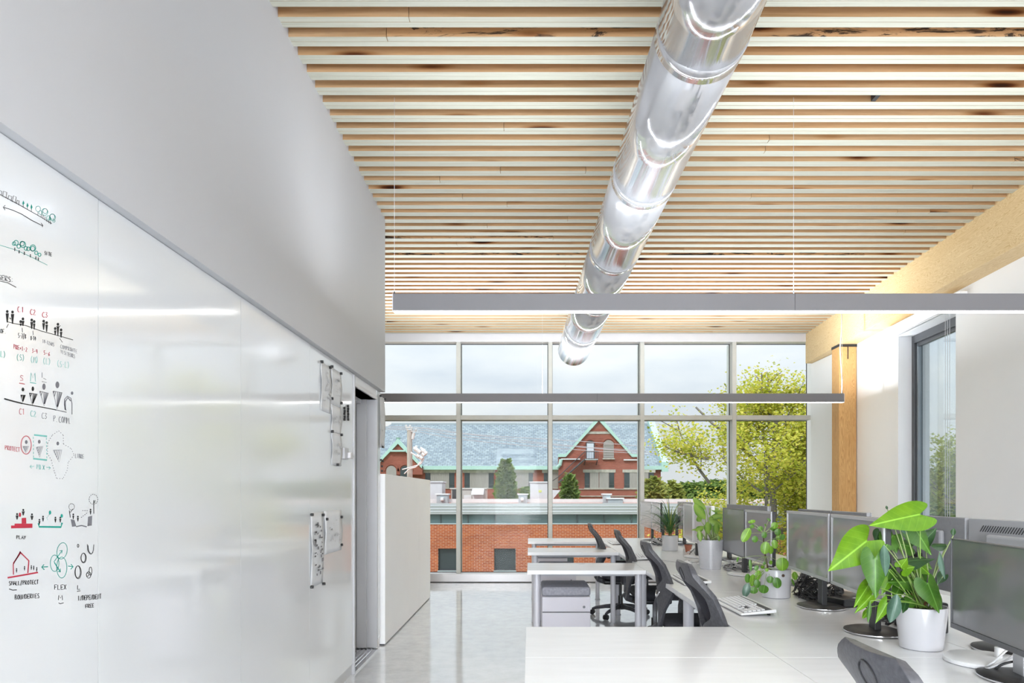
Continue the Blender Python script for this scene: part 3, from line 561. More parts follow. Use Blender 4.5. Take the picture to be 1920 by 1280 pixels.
# sheets held by magnets
def sheet(label, px0, px1, py0, py1, mags, marks=0, curl=.004, seed=1):
    """a sheet on the board seen from px0 to px1 with its top edge at row py0 (near side) .. bottom py1 (near side)"""
    Y0, Y1 = -XB*F/(CX-px0), -XB*F/(CX-px1); z1, z0 = PZ(py0, Y0), PZ(py1, Y0); rr = random.Random(seed)
    r = root('paper_sheet', label, 'paper', (XB, (Y0+Y1)/2, z0), group='paper sheets pinned to the board')
    m = MB(); n = 6; k = 8
    vs = [(XB+.0012+curl*(.6*math.sin(j/k*9+seed)**2+(2.2 if i in (0, n) else 0)*math.sin(math.pi*j/k)**2), Y0+(Y1-Y0)*i/n, z0+(z1-z0)*j/k) for i in range(n+1) for j in range(k+1)]
    m.add(vs, [(i*(k+1)+j, (i+1)*(k+1)+j, (i+1)*(k+1)+j+1, i*(k+1)+j+1) for i in range(n) for j in range(k)])
    m.build('page', PAPER, r, smooth='all', solid=.0006)
    if marks:
        q = MB()
        for _ in range(marks):
            y = rr.uniform(Y0+.15*(Y1-Y0), Y1-.2*(Y1-Y0)); z = rr.uniform(z0+.06, z1-.06); L_ = rr.uniform(.01, .05); a = rr.uniform(-1, 1)
            x = XB+.0022+curl*2.9; q.box(x, x+.0004, y, y+L_*abs(math.cos(a)), z, z+.0025+L_*.5*abs(math.sin(a)))
        q.build('pencil_marks', INKB if marks > 20 else GREYM, r, kind='stuff')
    for (mx, my) in mags:
        Y = -XB*F/(CX-mx); z = PZ(my, Y)
        MB().tube([(XB+.001, Y, z), (XB+.014+curl, Y, z)],   .009, 12).build('magnet', BLACK, r)
    return r
sheet('paper strip highest and leftmost on the board near the door', 600, 618.5, 677, 768, [(601, 678), (616.5, 688.5)], 18, seed=2)
sheet('top paper sheet of the three stacked left of the door', 619.6, 638.5, 687, 756, [(620, 687), (637, 700), (620, 747)], 14, seed=3)
sheet('middle paper sheet of the three stacked left of the door', 619.6, 638.5, 757, 809, [(637.5, 755.5)], 10, seed=4)
sheet('bottom paper sheet of the three stacked left of the door', 620.2, 639, 809, 871, [(620.5, 808.5), (638, 815), (630.5, 871)], 8, seed=5)
sheet('long narrow paper drawing low on the board across a panel seam', 581.3, 604.6, 961, 1102, [(582, 964.5), (603, 965), (582, 1100), (604.5, 1094)], 46, seed=6)
sheet('lower right paper sheet beside the door trim with faint marks', 607, 639.5, 958, 1040, [(610, 973), (638, 969), (638, 1021)], 16, seed=7)
sheet('narrow paper strip pinned on the sliver of board beyond the door', 711.5, 720.3, 741.5, 838, [(711.8, 742), (720, 748), (715.5, 837.5)], 10, seed=8)
for i, (mx, my, lb) in enumerate([(714.3, 862, 'top black magnet beyond the door, left of a close pair'), (717.5, 864, 'black magnet beyond the door, right of a close pair'), (716, 873.8, 'lone black magnet below the close pair beyond the door'), (716, 882.5, 'lowest black magnet on the board sliver beyond the door')]):
    Y = -XB*F/(CX-mx); z = PZ(my, Y); r = root('magnet', lb, 'magnet', (XB-.006, Y, z), group='loose magnets beyond the door')
    MB().tube([(XB-.0059, Y, z), (XB+.008, Y, z)],   .009, 12).build('magnet_disc', BLACK, r)
for i, (mx, y0, y1, lb) in enumerate([(644.3, 765, 786, 'left column of small black magnets beside the hanging sheets'), (651, 761, 786, 'right column of small black magnets nearest the door trim')]):
    Y = -XB*F/(CX-mx); r = root('magnet_strip', lb, 'magnet', (XB, Y, PZ(y1, Y)))
    m = MB(); n = 5+i
    for k in range(n):
        z = PZ(y0+(y1-y0)*k/(n-1), Y); MB().tube([(XB+.0004, Y+(.006 if k % 2 else 0), z), (XB+.013, Y+(.006 if k % 2 else 0), z)], .0095, 8).build('magnet_disc', BLACK, r)
Y = -XB*F/(CX-647); r = root('eraser_holder', 'grey marker holder fixed to the board left of the door', 'holder', (XB, Y, PZ(861, Y)))
MB().box(XB+.0004, XB+.02, Y-.085, Y+.03, PZ(861, Y), PZ(840, Y)).build('back_plate', GREYM, r, bev=.003)
MB().box(XB+.02, XB+.045, Y-.02, Y+.05, PZ(859, Y), PZ(848, Y)).build('tray', ALUL, r, bev=.004)
MB().tube([(XB+.035, Y+.03, PZ(858, Y)), (XB+.035, Y+.03, PZ(849, Y))], .012, 10).build('marker_pen', GREYM, r)
# ================= DESKS =================
XC0, XC1, XC2 = .905, 1.678, 2.45
ysg = [.83, 2.48, 4.13, 5.81, 7.48, 9.13]
def column(parent, x, y, r=.03, z1=DT-.03, name='leg'):
    MB().tube([(x, y, 0), (x, y, z1)], r, 20).build(name, LEGM, parent, smooth=True)
    MB().tube([(x, y, 0), (x, y, .008)], r+.006, 20).build('foot_ring', GREYM, parent)
def top(parent, x0, x1, y0, y1):
    MB().box(x0+.0012, x1-.0012, y0+.0008, y1-.0008, DT-.030, DT).build('desktop', DESK, parent, bev=.0008, seg=1)
def counter(i, y0, y1, x0, x1, label, leg_x):
    r = root('desk', label, 'desk', ((x0+x1)/2, (y0+y1)/2, 0), group='long counter desks')
    top(r, x0, x1, y0, y1)
    MB().box(x0+.06, x0+.10, y0+.05, y1-.05, DT-.075, DT-.031).build('side_rail', DESKE, r)
    MB().box(x1-.10, x1-.06, y0+.05, y1-.05, DT-.075, DT-.031).build('side_rail', DESKE, r)
    for y in ([y0+.045] if i else [y0+.045, y1-.045]): column(r, leg_x, y, .032)
    return r
SECT = [(-.82, .83), (.83, 2.48), (2.48, 4.13), (4.13, 5.81), (5.81, 7.48), (7.48, 9.13)]
LL = [None, 'nearest left-row desk section at bottom right, under the graphite monitor',
 'left-row desk section carrying the anthurium pot and the big white keyboard',
 'left-row desk section carrying the grid-textured planter and partly hidden keyboard',
 'left-row desk section carrying the grey pot of grassy leaves',
 'farthest left-row desk section reaching toward the big window']
LR = [None, 'nearest right-row desk section behind the graphite monitor',
 'right-row desk section behind the pair of silver-rimmed monitors',
 'right-row desk section behind the grid-textured planter',
 'right-row desk section behind the grey pot of grassy leaves',
 'farthest right-row desk section close to the big window']
for i, (a, b) in enumerate(SECT):
    if i == 0: continue
    counter(i > 1, a, b, XC0, XC1, LL[i], XC0+.07); counter(i > 1, a, b, XC1, XC2, LR[i], XC2-.07)
def wing(y0, y1, label, ped=None):
    r = root('return_desk', label, 'desk', (.45, (y0+y1)/2, 0), group='side desks reaching left from the counter')
    top(r, -.015, XC0, y0, y1); yc = (y0+y1)/2
    column(r, .062, yc-.12, .030); column(r, XC0-.04, yc-.16, .026)
    if y0 < 3: MB().box(.05, XC0-.02, y0+.002 if y0 > 2.4 else y1-.03, y0+.03 if y0 > 2.4 else y1-.002, DT-.06, DT-.031).build('seam_backing', DARKF, r)  # dark strip added below the seam to keep its gap dark
    MB().box(.06, XC0-.03, yc-.02, yc+.02, DT-.075, DT-.031).build('cross_rail', DESKE, r)
    if y0 > 4: MB().lathe([(.030, DT-.002), (.030, DT+.001), (.026, DT+.002)], (.44, y1-.07, 0), 24).build('cable_grommet', GREYM, r)
    if ped is None: return r
    p = root('pedestal', ped, 'cabinet', (.29, yc, 0), group='drawer pedestals with cushions')
    x0, x1, a, b = .102, .482, yc-.20, yc+.24
    MB().box(x0, x1, a+.012, b, .035, .525).build('body', PEDM, p, bev=.004)
    for z0, z1 in ((.04, .222), (.228, .40)):
        d = MB().box(x0+.001, x1-.001, a-.008, a+.011, z0, z1).build('drawer', PEDM, p, bev=.003)
    MB().box(x0+.001, x1-.001, a-.008, a+.011, .406, .522).build('drawer', PEDM, p, bev=.003)
    MB().box(x0+.004, x1-.004, a+.002, a+.011, .400, .407).build('finger_gap', GASK, p)
    MB().tube([(x1-.05, a-.009, .445), (x1-.05, a-.013, .445)], .010, 16).build('lock', DARKF, p)
    MB().box(x0-.002, x1+.002, a-.01, b, .527, .60).build('cushion', CUSH, p, bev=.022, seg=5, smooth=True)
    for x in (x0+.04, x1-.04):
        for y in (a+.05, b-.05): MB().tube([(x-.012, y, .018), (x+.012, y, .018)], .018, 14).build('caster', BLACK, p)
    return r
wing(1.885, 2.4795, 'side desk at the bottom edge, in front of the long seam')
wing(2.4805, 3.05, 'big foreground side desk just behind the long seam')
wing(5.28, 5.86, 'side desk with the cushioned drawer unit fully visible under it', 'drawer unit with grey cushion and round lock under the nearer bay desk')
wing(6.90, 7.49, 'middle one of the three side desks before the big window', 'drawer unit mostly hidden behind the nearest cushioned one')
wing(8.46, 9.11, 'farthest side desk, closest to the big window', 'farthest drawer unit seen small against the brick wall outside')
# ================= OFFICE CHAIR =================
def lerp(a, b, t): return a+(b-a)*t
def interp(tab, z):
    n = len(tab)
    for i in range(n-1):
        if z <= tab[i+1][0] or i == n-2:
            (z0, v0), (z1, v1) = tab[i], tab[i+1]; t = max(0, min(1, (z-z0)/(z1-z0)))
            m0 = 0 if i == 0 else (v1-tab[i-1][1])/(z1-tab[i-1][0])
            m1 = 0 if i == n-2 else (tab[i+2][1]-v0)/(tab[i+2][0]-z0)
            h = z1-z0; return (2*t**3-3*t*t+1)*v0+(t**3-2*t*t+t)*h*m0+(-2*t**3+3*t*t)*v1+(t**3-t*t)*h*m1
def make_chair(label):
    r = root('office_chair', label, 'chair', group='grey office task chairs')
    prof = [(.40, -.255), (.55, -.262), (.66, -.235), (.74, -.245), (.86, -.295), (.96, -.335), (1.01, -.345)]
    wid = [(.40, .085), (.50, .118), (.60, .140), (.68, .160), (.76, .172), (.88, .172), (.94, .163), (.975, .150), (.995, .130), (1.01, .100)]
    inn = [(.40, .40), (.43, .60), (.48, .66), (.54, .60), (.59, .30), (.615, .0), (.70, .0), (.725, .20), (.76, .58), (.80, .70), (.86, .73), (.90, .62), (.915, .40), (.925, .0), (1.01, .0)]
    def pt(u, z): 
        return (interp(prof, z)+.058*u*u*min(1, (z-.38)/.3)*(1-.8*max(0, min(1, (z-.86)/.10))), u*interp(wid, z), z)
    zs_ = [.40+.61*i/61 for i in range(62)]
    m = MB(False); nc = 6; vs = []; idx = {}
    for sgn in (-1, 1):
        for i, z in enumerate(zs_):
            ui = max(0, interp(inn, z))
            for k in range(nc+1): vs.append(pt(sgn*lerp(ui, 1, k/nc), z))
    fs = []
    N = len(zs_)*(nc+1)
    for sgn in (0, 1):
        for i in range(len(zs_)-1):
            for k in range(nc):
                a = sgn*N+i*(nc+1)+k; fs.append((a, a+1, a+nc+2, a+nc+1))
    m.add(vs, fs)
    # weld: drop duplicate centre vertices by merging at build time
    me = bpy.data.meshes.new('backrest_frame'); me.from_pydata(m.v, [], m.f); bm = bmesh.new(); bm.from_mesh(me)
    bmesh.ops.remove_doubles(bm, verts=bm.verts, dist=.0015); bmesh.ops.recalc_face_normals(bm, faces=bm.faces); bm.to_mesh(me); bm.free()
    me.materials.append(CHF); me.polygons.foreach_set('use_smooth', [True]*len(me.polygons))
    o = bpy.data.objects.new('backrest_frame', me); COL.objects.link(o); o.parent = r
    q = o.modifiers.new('thick', 'SOLIDIFY'); q.thickness = .026; q.offset = 0
    q = o.modifiers.new('bev', 'BEVEL'); q.width = .009; q.segments = 3; q.limit_method = 'ANGLE'; q.angle_limit = .8
    # mesh pad in front of the frame
    m = MB(False); nu, nz_ = 14, 22; vs = []
    for i in range(nz_+1):
        z = .60+(.93-.60)*i/nz_
        for k in range(nu+1):
            u = (-1+2*k/nu)*.80; x, y, _ = pt(u, z); vs.append((x+.016+.010*math.sin(math.pi*i/nz_), y, z))
    m.add(vs, [(i*(nu+1)+k, i*(nu+1)+k+1, (i+1)*(nu+1)+k+1, (i+1)*(nu+1)+k) for i in range(nz_) for k in range(nu)])
    m.build('backrest_mesh', MESHM, r, smooth='all', solid=.022)
    # oval emblem on the head piece, chrome lumbar ring
    m = MB(False); n = 28; ring = [pt(.20*math.cos(2*math.pi*k/n)/1.0, .955+.030*math.sin(2*math.pi*k/n)) for k in range(n)]
    m.tube([(x-.0145, y, z) for x, y, z in ring]+[(ring[0][0]-.0145, ring[0][1], ring[0][2])], .0022, 6, cap=False); m.build('oval_emblem', BLACK, r)
    m = MB(False)
    arc = [pt(.30*math.cos(a), .682+.045*math.sin(a)) for a in [math.pi+.15+(math.pi-.3)*k/16 for k in range(17)]]
    m.tube([(x-.016, y, z) for x, y, z in arc], [.003+.007*math.sin(math.pi*k/16) for k in range(17)], 10); m.build('lumbar_handle', CHROME, r, smooth='all')
    # seat
    m = MB(False); prof_s = [(0, 0, 1.0), (.02, .02, 1)]
    vs = []; nr = 40
    def se(rx, ry, z, n_=3.2): return [(.03+rx*math.copysign(abs(math.cos(a))**(2/n_), math.cos(a)), ry*math.copysign(abs(math.sin(a))**(2/n_), math.sin(a)), z+(.012*(math.cos(a)**2 if math.cos(a) < 0 else -1.2*math.cos(a)**2))) for a in [2*math.pi*k/nr for k in range(nr)]]
    lays = [(.19, .20, .405), (.235, .245, .415), (.25, .258, .44), (.248, .256, .462), (.225, .235, .480), (.15, .16, .487), (.05, .05, .486)]
    for a, b, c in lays: vs += se(a, b, c)
    m.add(vs, [(i*nr+k, i*nr+(k+1) % nr, (i+1)*nr+(k+1) % nr, (i+1)*nr+k) for i in range(len(lays)-1) for k in range(nr)]+[tuple(range(nr))[::-1], tuple(range((len(lays)-1)*nr, len(lays)*nr))])
    m.build('seat', SEATF, r, smooth='all')
    m = MB(False); m.box(-.20, .14, -.12, .12, .355, .405); m.build('seat_pan', BLACK, r, bev=.02, seg=3, smooth=True)
    m = MB(False); m.tube([(-.27, 0, .44), (-.24, 0, .40), (-.16, 0, .375), (-.05, 0, .37)], [.028, .032, .034, .03], 12); m.build('tilt_arm', CHF, r, smooth='all')
    for s in (-1, 1):
        m = MB(False); m.tube([(0.0, s*.13, .385), (-.01, s*.25, .39), (-.02, s*.29, .43), (-.02, s*.295, .52), (-.01, s*.29, .60)], [.02, .02, .022, .02, .016], 10)
        a = m.build('armrest', CHF, r, smooth='all')
        m = MB(False); m.box(-.12, .14, s*.285-.042, s*.285+.042, .60, .628); m.build('arm_pad', BLACK, a, bev=.012, seg=3, smooth=True)
    m = MB(False); m.tube([(0, 0, .10), (0, 0, .22), (0, 0, .221), (0, 0, .36)], [.026, .026, .015, .015], 16); m.build('gas_lift', BLACK, r, smooth=True)
    m = MB(False); m.tube([(0.0, -.14, .37), (.01, -.20, .368), (.015, -.25, .375)], [.005, .005, .010], 8); m.build('lever', BLACK, r)
    m = MB(False); m.lathe([(.045, .075), (.05, .09), (.045, .125), (.028, .135)], (0, 0, 0), 20); m.build('hub', CHF, r, smooth=True)
    for k in range(5):
        a = 2*math.pi*k/5+.3; c, s = math.cos(a), math.sin(a)
        m = MB(False); m.tube([(c*.03, s*.03, .108), (c*.16, s*.16, .098), (c*.27, s*.27, .078), (c*.315, s*.315, .062)], [.028, .022, .018, .014], 10); lg = m.build('base_leg', CHF, r, smooth='all')
        cx, cy = c*.315, s*.315
        m = MB(False)
        for d in (-.014, .014): m.tube([(cx-s*(d-.009), cy+c*(d-.009), .029), (cx-s*(d+.009), cy+c*(d+.009), .029)], .028, 16)
        m.tube([(cx, cy, .035), (cx, cy, .068)], .008, 8); m.build('caster', BLACK, lg, smooth=True)
    return r
ch0 = make_chair('nearest office chair cropped at the bottom edge with its oval emblem showing')
spots = [(1.058, 1.44, 1, None), (1.075, 3.26, 1, 'office chair just behind the foreground side desk, leaning beside the white keyboard'),
 (1.125, 4.66, 1, 'office chair whose chrome lumbar ring shows, beside the nearer bay desk'),
 (1.125, 6.14, 0, 'office chair between the middle and nearer bay desks'), (1.0, 7.46, 0, 'farthest and smallest office chair, before the brick wall')]
for i, (x, y, a, lb) in enumerate(spots):
    c = ch0 if i == 0 else copy_tree(ch0)
    c.location = (x, y, 0); c.rotation_euler = (0, 0, math.radians(a))
    if lb: c['label'] = lb
# ================= MONITORS =================
SCR_D = mat('dark_screen', (.15, .15, .155), .16, var=.02, spec=.9)
SCR_G = mat('grey_screen', (.25, .25, .26), .22, var=.02, spec=.6)
SCR_L = mat('pale_screen', (.62, .62, .64), .25, var=.02, spec=.6)
SCR_S = mat('glossy_screen', (.30, .30, .305), .10, var=.02, spec=1.0)
SILV = mat('silver_plastic', (.50, .50, .52), .35, .3, var=.02)
WHP = mat('white_plastic', (.78, .78, .79), .3, var=.01)
GRAPH = mat('graphite_plastic', (.11, .11, .12), .45, .2, var=.08, scale=120)
BACKM = mat('monitor_back_grey', (.30, .30, .315), .55, var=.05, scale=60)
def monitor(label, far, near, z0, z1, case, screen, bez=.012, base='disc', basem=None, lean=0, chin=0, stand=True, vents=False, gap=.003, colm=None, backside=False, group='computer monitors on the desks'):
    """panel from the far lower corner to the near one, (x, y); the screen looks to the left of the travel direction"""
    far, near = Vector(far), Vector(near); d = near-far; W_ = d.length-gap; c = (far+near)/2; rz = math.atan2(d.y, d.x)
    r = root('monitor', label, 'monitor', (c.x, c.y, DT), rz, group)
    h0, h1 = z0-DT, z1-DT; hw = W_/2
    M_ = MB(False); M_.box(-hw, hw, .004, .026, h0, h1); M_.build('housing', BLACK if case is SILV and not backside else case, r, bev=.003)
    M_ = MB(False); M_.box(-hw*.55, hw*.55, .026, .052, h0+.05, h1-.06); bk = M_.build('rear_cover', case, r, bev=.012, seg=3)
    if vents:
        M_ = MB(False)
        for k in range(34):
            x = -hw*.80+k*hw*1.55/33; M_.hexa([(x, .0262, h1-.052), (x+.004, .0262, h1-.052), (x+.004, .0275, h1-.052), (x, .0275, h1-.052)], [(x-.022, .0262, h1-.026), (x-.018, .0262, h1-.026), (x-.018, .0275, h1-.026), (x-.022, .0275, h1-.026)])
        M_.build('vent_slots', BLACK, r, kind='stuff')
    M_ = MB(False); M_.box(-hw+bez, hw-bez, .0005, .0035, h0+bez+chin, h1-bez); M_.build('screen', screen, r)
    M_ = MB(False); t = -.004
    M_.box(-hw, hw, t, .0035, h1-bez, h1); M_.build('bezel', case, r, bev=.001); M_ = MB(False); M_.box(-hw, hw, t, .0035, h0, h0+bez+chin)
    M_.build('bezel', case, r, bev=.001, kind=None)
    for s in (-1, 1):
        M_ = MB(False); M_.box(min(s*hw, s*(hw-bez)), max(s*hw, s*(hw-bez)), t, .0035, h0+bez+chin, h1-bez); M_.build('side_bezel', case, r, bev=.001)
    if stand:
        cm = colm or BLACK
        M_ = MB(False); M_.box(-.032, .032, .068, .096, .012, min(h0+.17, .30)); M_.build('stand_column', cm, r, bev=.004)
        M_ = MB(False); M_.box(-.035, .035, .052, .076, h0+.08, h0+.16); M_.build('mount', cm, r, bev=.004)
        M_ = MB(False); bmx = basem or BLACK
        M_.lathe([(.120, 0), (.135, .004), (.135, .010), (.118, .013), (.112, .016), (.05, .018)], (0, .075, 0), 40, 1.0, .85); M_.build('stand_base', bmx, r, smooth=True)
        if bmx is not WHP:
            M_ = MB(False); M_.lathe([(.138, .0035), (.1385, .006), (.138, .009)], (0, .075, 0), 40, 1.0, .85, False, False); M_.build('base_rim', CHROME, r, smooth='all')
    return r
zt_, zb_ = 1.2385, .912
monitor('pale monitor at the far end nearest the window, leftmost of its pair', (1.478, 9.03), (1.478, 8.25), zb_, 1.234, SILV, SCR_L, .01)
monitor('pale monitor at the far end, right one with the dark edge', (1.478, 8.22), (1.43, 7.45), zb_, 1.234, SILV, SCR_L, .01)
monitor('pale-framed monitor between the grassy plant and the tapered planter', (1.535, 6.78), (1.445, 6.02), .90, 1.236, WHP, SCR_L, .014, basem=WHP)
monitor('monitor half hidden behind the dieffenbachia leaves', (1.45, 6.0), (1.45, 5.42), .905, 1.236, WHP, SCR_L, .012, basem=WHP)
monitor('thin-rimmed grey monitor to the right of the tapered planter', (1.518, 5.34), (1.478, 4.68), .89, 1.225, GRAPH, SCR_G, .006, basem=WHP)
monitor('silver-rimmed monitor behind the round-leaved pilea plant', (1.475, 4.655), (1.468, 4.13), .895, 1.225, SILV, SCR_G, .014)
monitor('silver-rimmed monitor right of the pilea, left one of its pair', (1.474, 3.90), (1.434, 3.26), .912, 1.2385, SILV, SCR_S, .015)
monitor('silver-rimmed monitor partly hidden by the anthurium leaves', (1.436, 3.245), (1.37, 2.63), .908, 1.2385, SILV, SCR_S, .015)
monitor('big graphite monitor cropped by the right edge, beside the white pot', (1.540, 2.49), (1.455, 1.90), .848, 1.172, GRAPH, SCR_D, .004, chin=.014, colm=SILV)
opp = 'backs of monitors on the opposite row'
def back(label, y0, y1, z1=1.236, m=BACKM, vents=False): monitor(label, (1.93-.045, y0), (1.93-.045, y1), .90, z1, m, SCR_D, .01, vents=vents, backside=True, group=opp)
back('vented light-grey monitor back above the graphite monitor', 2.26, 2.89, 1.231, mat('pale_back_grey', (.42, .42, .44), .5, var=.03), True)
back('dark grey monitor back right of the anthurium leaves', 2.91, 3.52, 1.231)
back('monitor back peeking over the silver-rimmed pair, right one', 3.76, 4.20, 1.229); back('monitor back peeking over the silver-rimmed pair, left one', 4.21, 4.72, 1.229)
back('monitor back above the pilea, right one', 5.33, 5.86, 1.236); back('monitor back above the pilea, left one', 5.87, 6.42, 1.236)
back('small pale monitor back beyond the grassy plant, right one', 7.75, 8.10, 1.236, SILV); back('small pale monitor back beyond the grassy plant, left one', 8.11, 8.55, 1.236, SILV)
# extra stand foot seen by the near monitor: white disc
r = root('spare_stand_foot', 'round white disc base lying behind the graphite monitor foot', 'disc', (1.60, 2.40, DT), group=None)
M_ = MB(False); M_.lathe([(.118, 0), (.125, .003), (.125, .016), (.120, .020)], (0, 0, 0), 44); M_.build('disc', WHP, r, smooth=True)
M_ = MB(False); M_.tube([(.05, .0, .02), (.05, .0, .055)], .012, 14); M_.tube([(.05, 0, .048), (.20, .03, .052)], .009, 10); M_.build('neck', WHP, r, smooth=True)
r.name = 'monitor_foot'
# ================= KEYBOARDS =================
KEYW = mat('key_white', (.74, .74, .76), .45, var=.01); KEYG = mat('key_bed_grey', (.07, .07, .08), .6)  # white keys, dark grey bed between them
def keyboard(label, x, y, rz, base=WHP, keyc=KEYW):
    r = root('keyboard', label, 'keyboard', (x, y, DT), rz, 'desk keyboards')
    L_, Wd = .45, .175   # local x = long axis, local y = depth (back edge at +y)
    a, zf, zb = .0, .014, .034
    M_ = MB(False); M_.hexa([(-L_/2, -Wd/2, .004), (L_/2, -Wd/2, .004), (L_/2, Wd/2, .016), (-L_/2, Wd/2, .016)], [(-L_/2, -Wd/2, zf), (L_/2, -Wd/2, zf), (L_/2, Wd/2, zb), (-L_/2, Wd/2, zb)])
    M_.build('body', base, r, bev=.004)
    M_ = MB(False)
    def zz(v): return zf+(zb-zf)*(v+Wd/2)/Wd
    def key(x0, x1, y0, y1, h=.006): M_.hexa([(x0, y0, zz(y0)), (x1, y0, zz(y0)), (x1, y1, zz(y1)), (x0, y1, zz(y1))], [(x0+.0015, y0+.0015, zz(y0)+h), (x1-.0015, y0+.0015, zz(y0)+h), (x1-.0015, y1-.0015, zz(y1)+h), (x0+.0015, y1-.0015, zz(y1)+h)])
    w_ = .0185
    for row in range(6):
        y0 = -Wd/2+.018+row*.0215; n = 15
        if row == 0:
            xs = [(-.213, -.165), (-.163, -.14), (-.138, -.113), (-.111, .0), (.002, .025), (.027, .05), (.052, .068)]
            for p, q in xs: key(p, q, y0, y0+.018)
        else:
            for k in range(n): key(-.213+k*w_*1.0, -.213+k*w_+.0165, y0, y0+.018 if row < 5 else y0+.013)
        for k in range(3):
            if row in (0, 3, 4) or (row == 1 and k == 1): key(.078+k*w_, .078+k*w_+.0165, y0, y0+.018)
        for k in range(4):
            if row < 5: key(.142+k*w_, .142+k*w_+.0165, y0, y0+.018)
    M_.build('keys', keyc, r, kind='stuff')
    M_ = MB(False); M_.hexa([(-.216, -Wd/2+.016, zz(-Wd/2+.016)+.0002), (.217, -Wd/2+.016, zz(-Wd/2+.016)+.0002), (.217, Wd/2-.02, zz(Wd/2-.02)+.0002), (-.216, Wd/2-.02, zz(Wd/2-.02)+.0002)], [(-.216, -Wd/2+.016, zz(-Wd/2+.016)+.0008), (.217, -Wd/2+.016, zz(-Wd/2+.016)+.0008), (.217, Wd/2-.02, zz(Wd/2-.02)+.0008), (-.216, Wd/2-.02, zz(Wd/2-.02)+.0008)])
    M_.build('key_bed', KEYG, r)
    for sx in (-1, 1):
        M_ = MB(False); M_.box(sx*.19-.012, sx*.19+.012, Wd/2-.03, Wd/2-.022, 0, .018); M_.build('foot', BLACK, r)
    return r
keyboard('white keyboard in full view beside the pilea pot', 1.105, 3.53, math.radians(-90+2))
keyboard('white keyboard half hidden behind the leaning office chair', 1.09, 4.63, math.radians(-90))
keyboard('white keyboard behind the chair with the chrome ring', 1.05, 6.30, math.radians(-90-4))
keyboard('tiny farthest keyboard on the farthest desk', 1.05, 8.15, math.radians(-90))
def mouse(label, x, y, m):
    r = root('computer_mouse', label, 'mouse', (x, y, DT), math.radians(-80), 'computer mice')
    M_ = MB(False); n = 20; lays = [(1, 0), (1.02, .008), (.92, .020), (.7, .030), (.35, .035)]
    M_.lathe([(.03*s, z) for s, z in lays], (0, 0, 0), n, 1.75, 1.0); M_.build('shell', m, r, smooth='all')
    M_ = MB(False); M_.tube([(.022, -.003, .031), (.022, .003, .031)], .006, 10); M_.build('scroll_wheel', BLACK, r)
mouse('white mouse left of the tapered planter base', 1.33, 5.72, WHP)
# ================= CABLES AND DESK CLUTTER =================
def cable(name, label, pts, rad, m, sub=6, cat='cable', group=None, parent=None):
    P_ = [Vector(p) for p in pts]; out = []
    for i in range(len(P_)-1):
        p0, p1, p2, p3 = P_[max(i-1, 0)], P_[i], P_[i+1], P_[min(i+2, len(P_)-1)]
        for k in range(sub):
            t = k/sub; out.append(.5*((2*p1)+(p2-p0)*t+(2*p0-5*p1+4*p2-p3)*t*t+(3*p1-p0-3*p2+p3)*t**3))
    out.append(P_[-1]); M_ = MB(); M_.tube(out, rad, 7); o = M_.build(name, m, parent, smooth='all')
    if label: tag(o, label, cat, group)
    return o
z = DT+.004
cable('mouse_cable', 'thin grey cable curving past the tapered planter', [(1.05, 6.35, z), (1.13, 6.25, z), (1.22, 6.0, z), (1.30, 5.88, z), (1.40, 5.86, z), (1.52, 5.98, z)], .0028, GREYM)
rc = random.Random(11)
def tangle(label, cx, cy, sx, sy, n, h=.10, rad=.003, cols=(BLACK,)):
    r = root('cable_bundle', label, 'cables', (cx, cy, DT), group='cable tangles on the desk')
    for i in range(n):
        pts = []; a = rc.uniform(0, 6.28); 
        for k in range(7):
            a += rc.uniform(.5, 1.9)*rc.choice((1, 1, -1)); q = rc.uniform(.25, 1)
            pts.append((cx+sx*q*math.cos(a), cy+sy*q*math.sin(a), DT+.004+h*rc.random()**2.2))
        cable('cable', None, pts, rad*rc.uniform(.7, 1.3), rc.choice(cols), parent=r)
    return r
tangle('dense black cable tangle behind the silver-rimmed monitor stand', 1.62, 3.85, .11, .24, 20, .13, .0035)
tangle('black cables behind the silver-rimmed monitor near the anthurium', 1.66, 3.15, .10, .22, 9, .10, .004)
tangle('grey and black cables right of the tapered planter', 1.60, 5.25, .10, .30, 12, .07, .003, (BLACK, GREYM, WHP))
tangle('small dark cable tangle by the farthest monitors', 1.50, 7.9, .10, .30, 10, .09, .004, (BLACK, GREYM))
tangle('few cables beside the terracotta pot', 1.62, 6.6, .10, .22, 7, .07, .003, (BLACK, WHP))
r = root('power_adapter', 'black block box amid the cables behind the silver-rimmed monitors', 'adapter', (1.66, 3.62, DT), .3)
M_ = MB(False); M_.box(-.05, .05, -.07, .07, 0, .045); M_.build('adapter_case', BLACK, r, bev=.008); M_ = MB(False); M_.tube([(0, .07, .02), (0, .10, .02)], .006, 8); M_.build('plug_boot', BLACK, r)
r = root('black_dock', 'dark docking box standing behind the anthurium leaves', 'box', (1.74, 3.0, DT), .1)
M_ = MB(False); M_.box(-.03, .03, -.11, .11, 0, .13); M_.build('dock_case', BLACK, r, bev=.008); M_ = MB(False); M_.box(-.031, -.0295, -.09, .09, .10, .115); M_.build('port_strip', GREYM, r)
cable('monitor_cable', 'white cable arching over the graphite monitor foot', [(1.66, 2.36, .80), (1.60, 2.30, .80), (1.545, 2.27, .775), (1.53, 2.30, z)], .004, WHP)
cable('monitor_cable', 'black cable arching just above the graphite monitor foot', [(1.66, 2.26, z), (1.60, 2.23, .785), (1.555, 2.24, .775), (1.53, 2.26, z)], .004, BLACK)
cable('monitor_cable', 'grey cable crossing the round white disc base', [(1.68, 2.33, .81), (1.60, 2.27, .79), (1.53, 2.25, .765), (1.51, 2.29, z)], .0035, GREYM)
